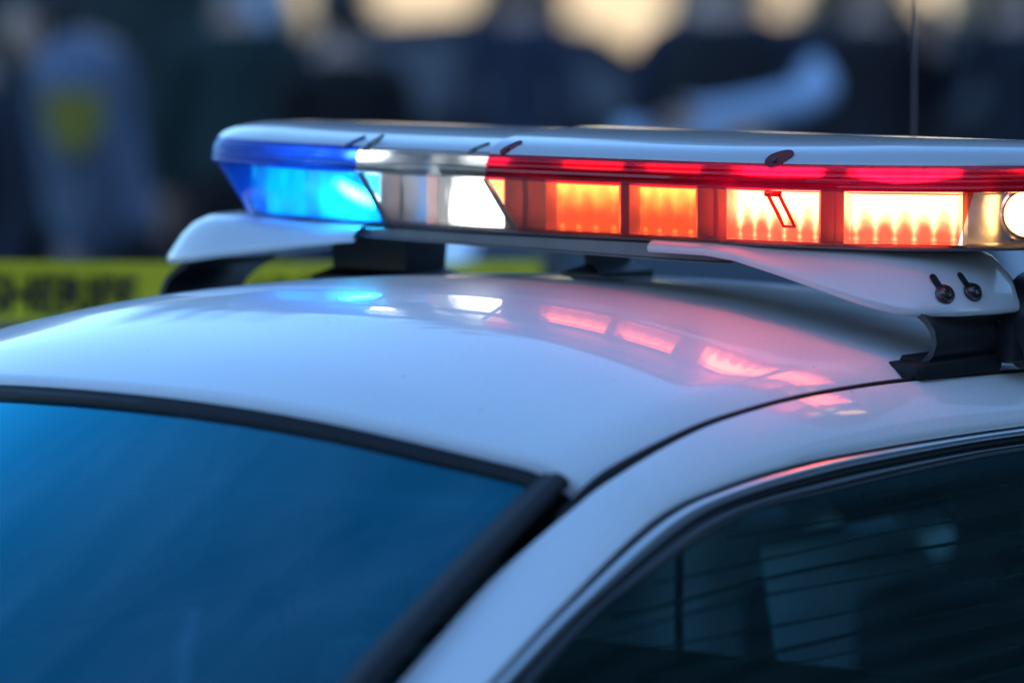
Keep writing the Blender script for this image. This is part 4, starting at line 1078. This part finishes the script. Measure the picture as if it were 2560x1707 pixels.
LEAF = pbr('evergreen_leaves', (.006, .011, .012), .85, vary=.5, scale=.9); BARK = pbr('bark', (.06, .045, .035), .9, vary=.3, scale=6)
def crown_mesh(seed, H, Rr, n):
    rnd = random.Random(seed); bm = bmesh.new(); blobs = []
    for i in range(26):
        z = H * (.22 + .76 * rnd.random()); rr = Rr * (1.05 - (z / H - .25)) * (.35 + .65 * rnd.random()); a = rnd.random() * 6.28
        blobs.append((Vector((rr * math.cos(a), rr * math.sin(a), z)), Rr * (.22 + .24 * rnd.random())))
    for i in range(n):
        c, r = blobs[i % len(blobs)]
        d = Vector((rnd.gauss(0, 1), rnd.gauss(0, 1), rnd.gauss(0, .8))).normalized() * r * rnd.random() ** .4
        p = c + d; s_ = .22 + .28 * rnd.random(); q = Matrix.Rotation(rnd.random() * 6.28, 3, Vector((rnd.gauss(0, 1), rnd.gauss(0, 1), rnd.gauss(0, 1))).normalized())
        bm.faces.new([bm.verts.new(p + q @ Vector(v) * s_) for v in ((-1, 0, 0), (-.2, .42, .1), (1, 0, 0), (-.2, -.42, .1))])
    me = bpy.data.meshes.new('crown'); bm.to_mesh(me); bm.free(); me.materials.append(LEAF); return me
def tree_proto(seed, H, Rr):
    root = empty('tree'); me = crown_mesh(seed, H, Rr, 8000)
    o = bpy.data.objects.new('crown', me); COL.objects.link(o); o.parent = root
    bm = bmesh.new(); tube(bm, [(0, 0, 0), (.1, .05, H * .3), (0, .1, H * .6), (.05, 0, H * .92)], [.38, .28, .16, .04], 12)
    rnd = random.Random(seed)
    for i in range(7):
        a = rnd.random() * 6.28; z = H * (.25 + .09 * i); l = Rr * .7 * (1 - .08 * i); tube(bm, [(0, 0, z), (l * .5 * math.cos(a), l * .5 * math.sin(a), z + .5), (l * math.cos(a), l * math.sin(a), z + 1.2)], [.12, .08, .02], 8)
    build('trunk', bm, BARK, root, 60); return root
protos = [tree_proto(3, 17, 4.2), tree_proto(8, 14, 4.8)]; used = [False, False]
def copy_tree(o):
    c = o.copy(); COL.objects.link(c)
    for ch in o.children: k = ch.copy(); COL.objects.link(k); k.parent = c
    return c
ADDED_TREES = [(-2.4, 50), (1.6, 49.5), (5.6, 50), (9.4, 49), (13.5, 48), (18, 46), (22.5, 44), (3.4, 54), (7.6, 55), (11.5, 53), (15.8, 54), (20, 52), (25.5, 48), (27, 40), (30, 46)]  # tree rows added out of view so the car roof reflects something dark
# clipped shrubs in front of the wall
shrub0 = bpy.data.objects.new('shrub', crown_mesh(5, 2.0, .62, 2200)); shrub0.data.transform(Matrix.Diagonal((1, 1, 1, 1)))
for v in shrub0.data.vertices: v.co.x *= .62; v.co.y *= .62
COL.objects.link(shrub0)
SHRUBS = [(800, 'behind the black jacket'), (1300, 'behind the slate blue jacket'), (1800, 'behind the folded light blue sleeves'), (2160, 'behind the plum jacket'), (2540, 'nearest the right edge')]
for k, (u, wh) in enumerate(SHRUBS):
    o = shrub0 if k == 0 else shrub0.copy()
    if k: COL.objects.link(o)
    o.location = spot(px(u, 42), 42); o.rotation_euler.z = k * 1.1
    tag(o, 'dark upright shrub in front of the cream wall, ' + wh, 'shrub', 'dark shrubs in front of the cream wall')
for i, (a, d) in enumerate(ADDED_TREES):
    k = i % 2; o = protos[k] if not used[k] else copy_tree(protos[k]); used[k] = True
    o.location = spot(a, d); o.rotation_euler.z = i * 1.3; sc = .9 + .2 * ((i * 37) % 10) / 10 + (.55 if a > 3 else 0); o.scale = (sc, sc, sc)
    tag(o, 'dark evergreen tree added out of view beyond the cream wall to darken the roof reflections', 'tree', 'added dark trees beyond the cream wall')
house('sided_house', (9.2, 12.2, 0), math.atan2(.527, -.784) + math.pi + R(HROT), 16, 8, 7.5, SIDE, 'grey lap-sided two storey house on the driver side of the street', 'house', [(-5, 2, 1.2, 1.4), (5.5, 2, 1.2, 1.4), (-6, 5.4, 1.2, 1.4), (6, 5.4, 1.2, 1.4)], 0.0, lap=.22)
house('shade_building', spot(-24.6, -20), PHI + math.pi, 60, 12, 9.5, BRICK, 'long brown brick building, unseen behind the photographer, added to shade the street', 'building', [(x, z, 1.6, 1.5) for x in range(-27, 28, 5) for z in (2, 5, 8)], 2.5, flat=True)  # added out of view to keep the low sun off car and people
house('shade_tower', spot(16, -20.5), PHI + math.pi, 21, 12, 19, BRICK, 'tall brown brick block, unseen, added to shade the lap-sided house', 'building', [(x, z, 1.6, 1.5) for x in range(-8, 9, 4) for z in (2, 5, 8, 11, 14, 17)], 0.0, flat=True)  # unseen block added so the sided house stays out of the sun
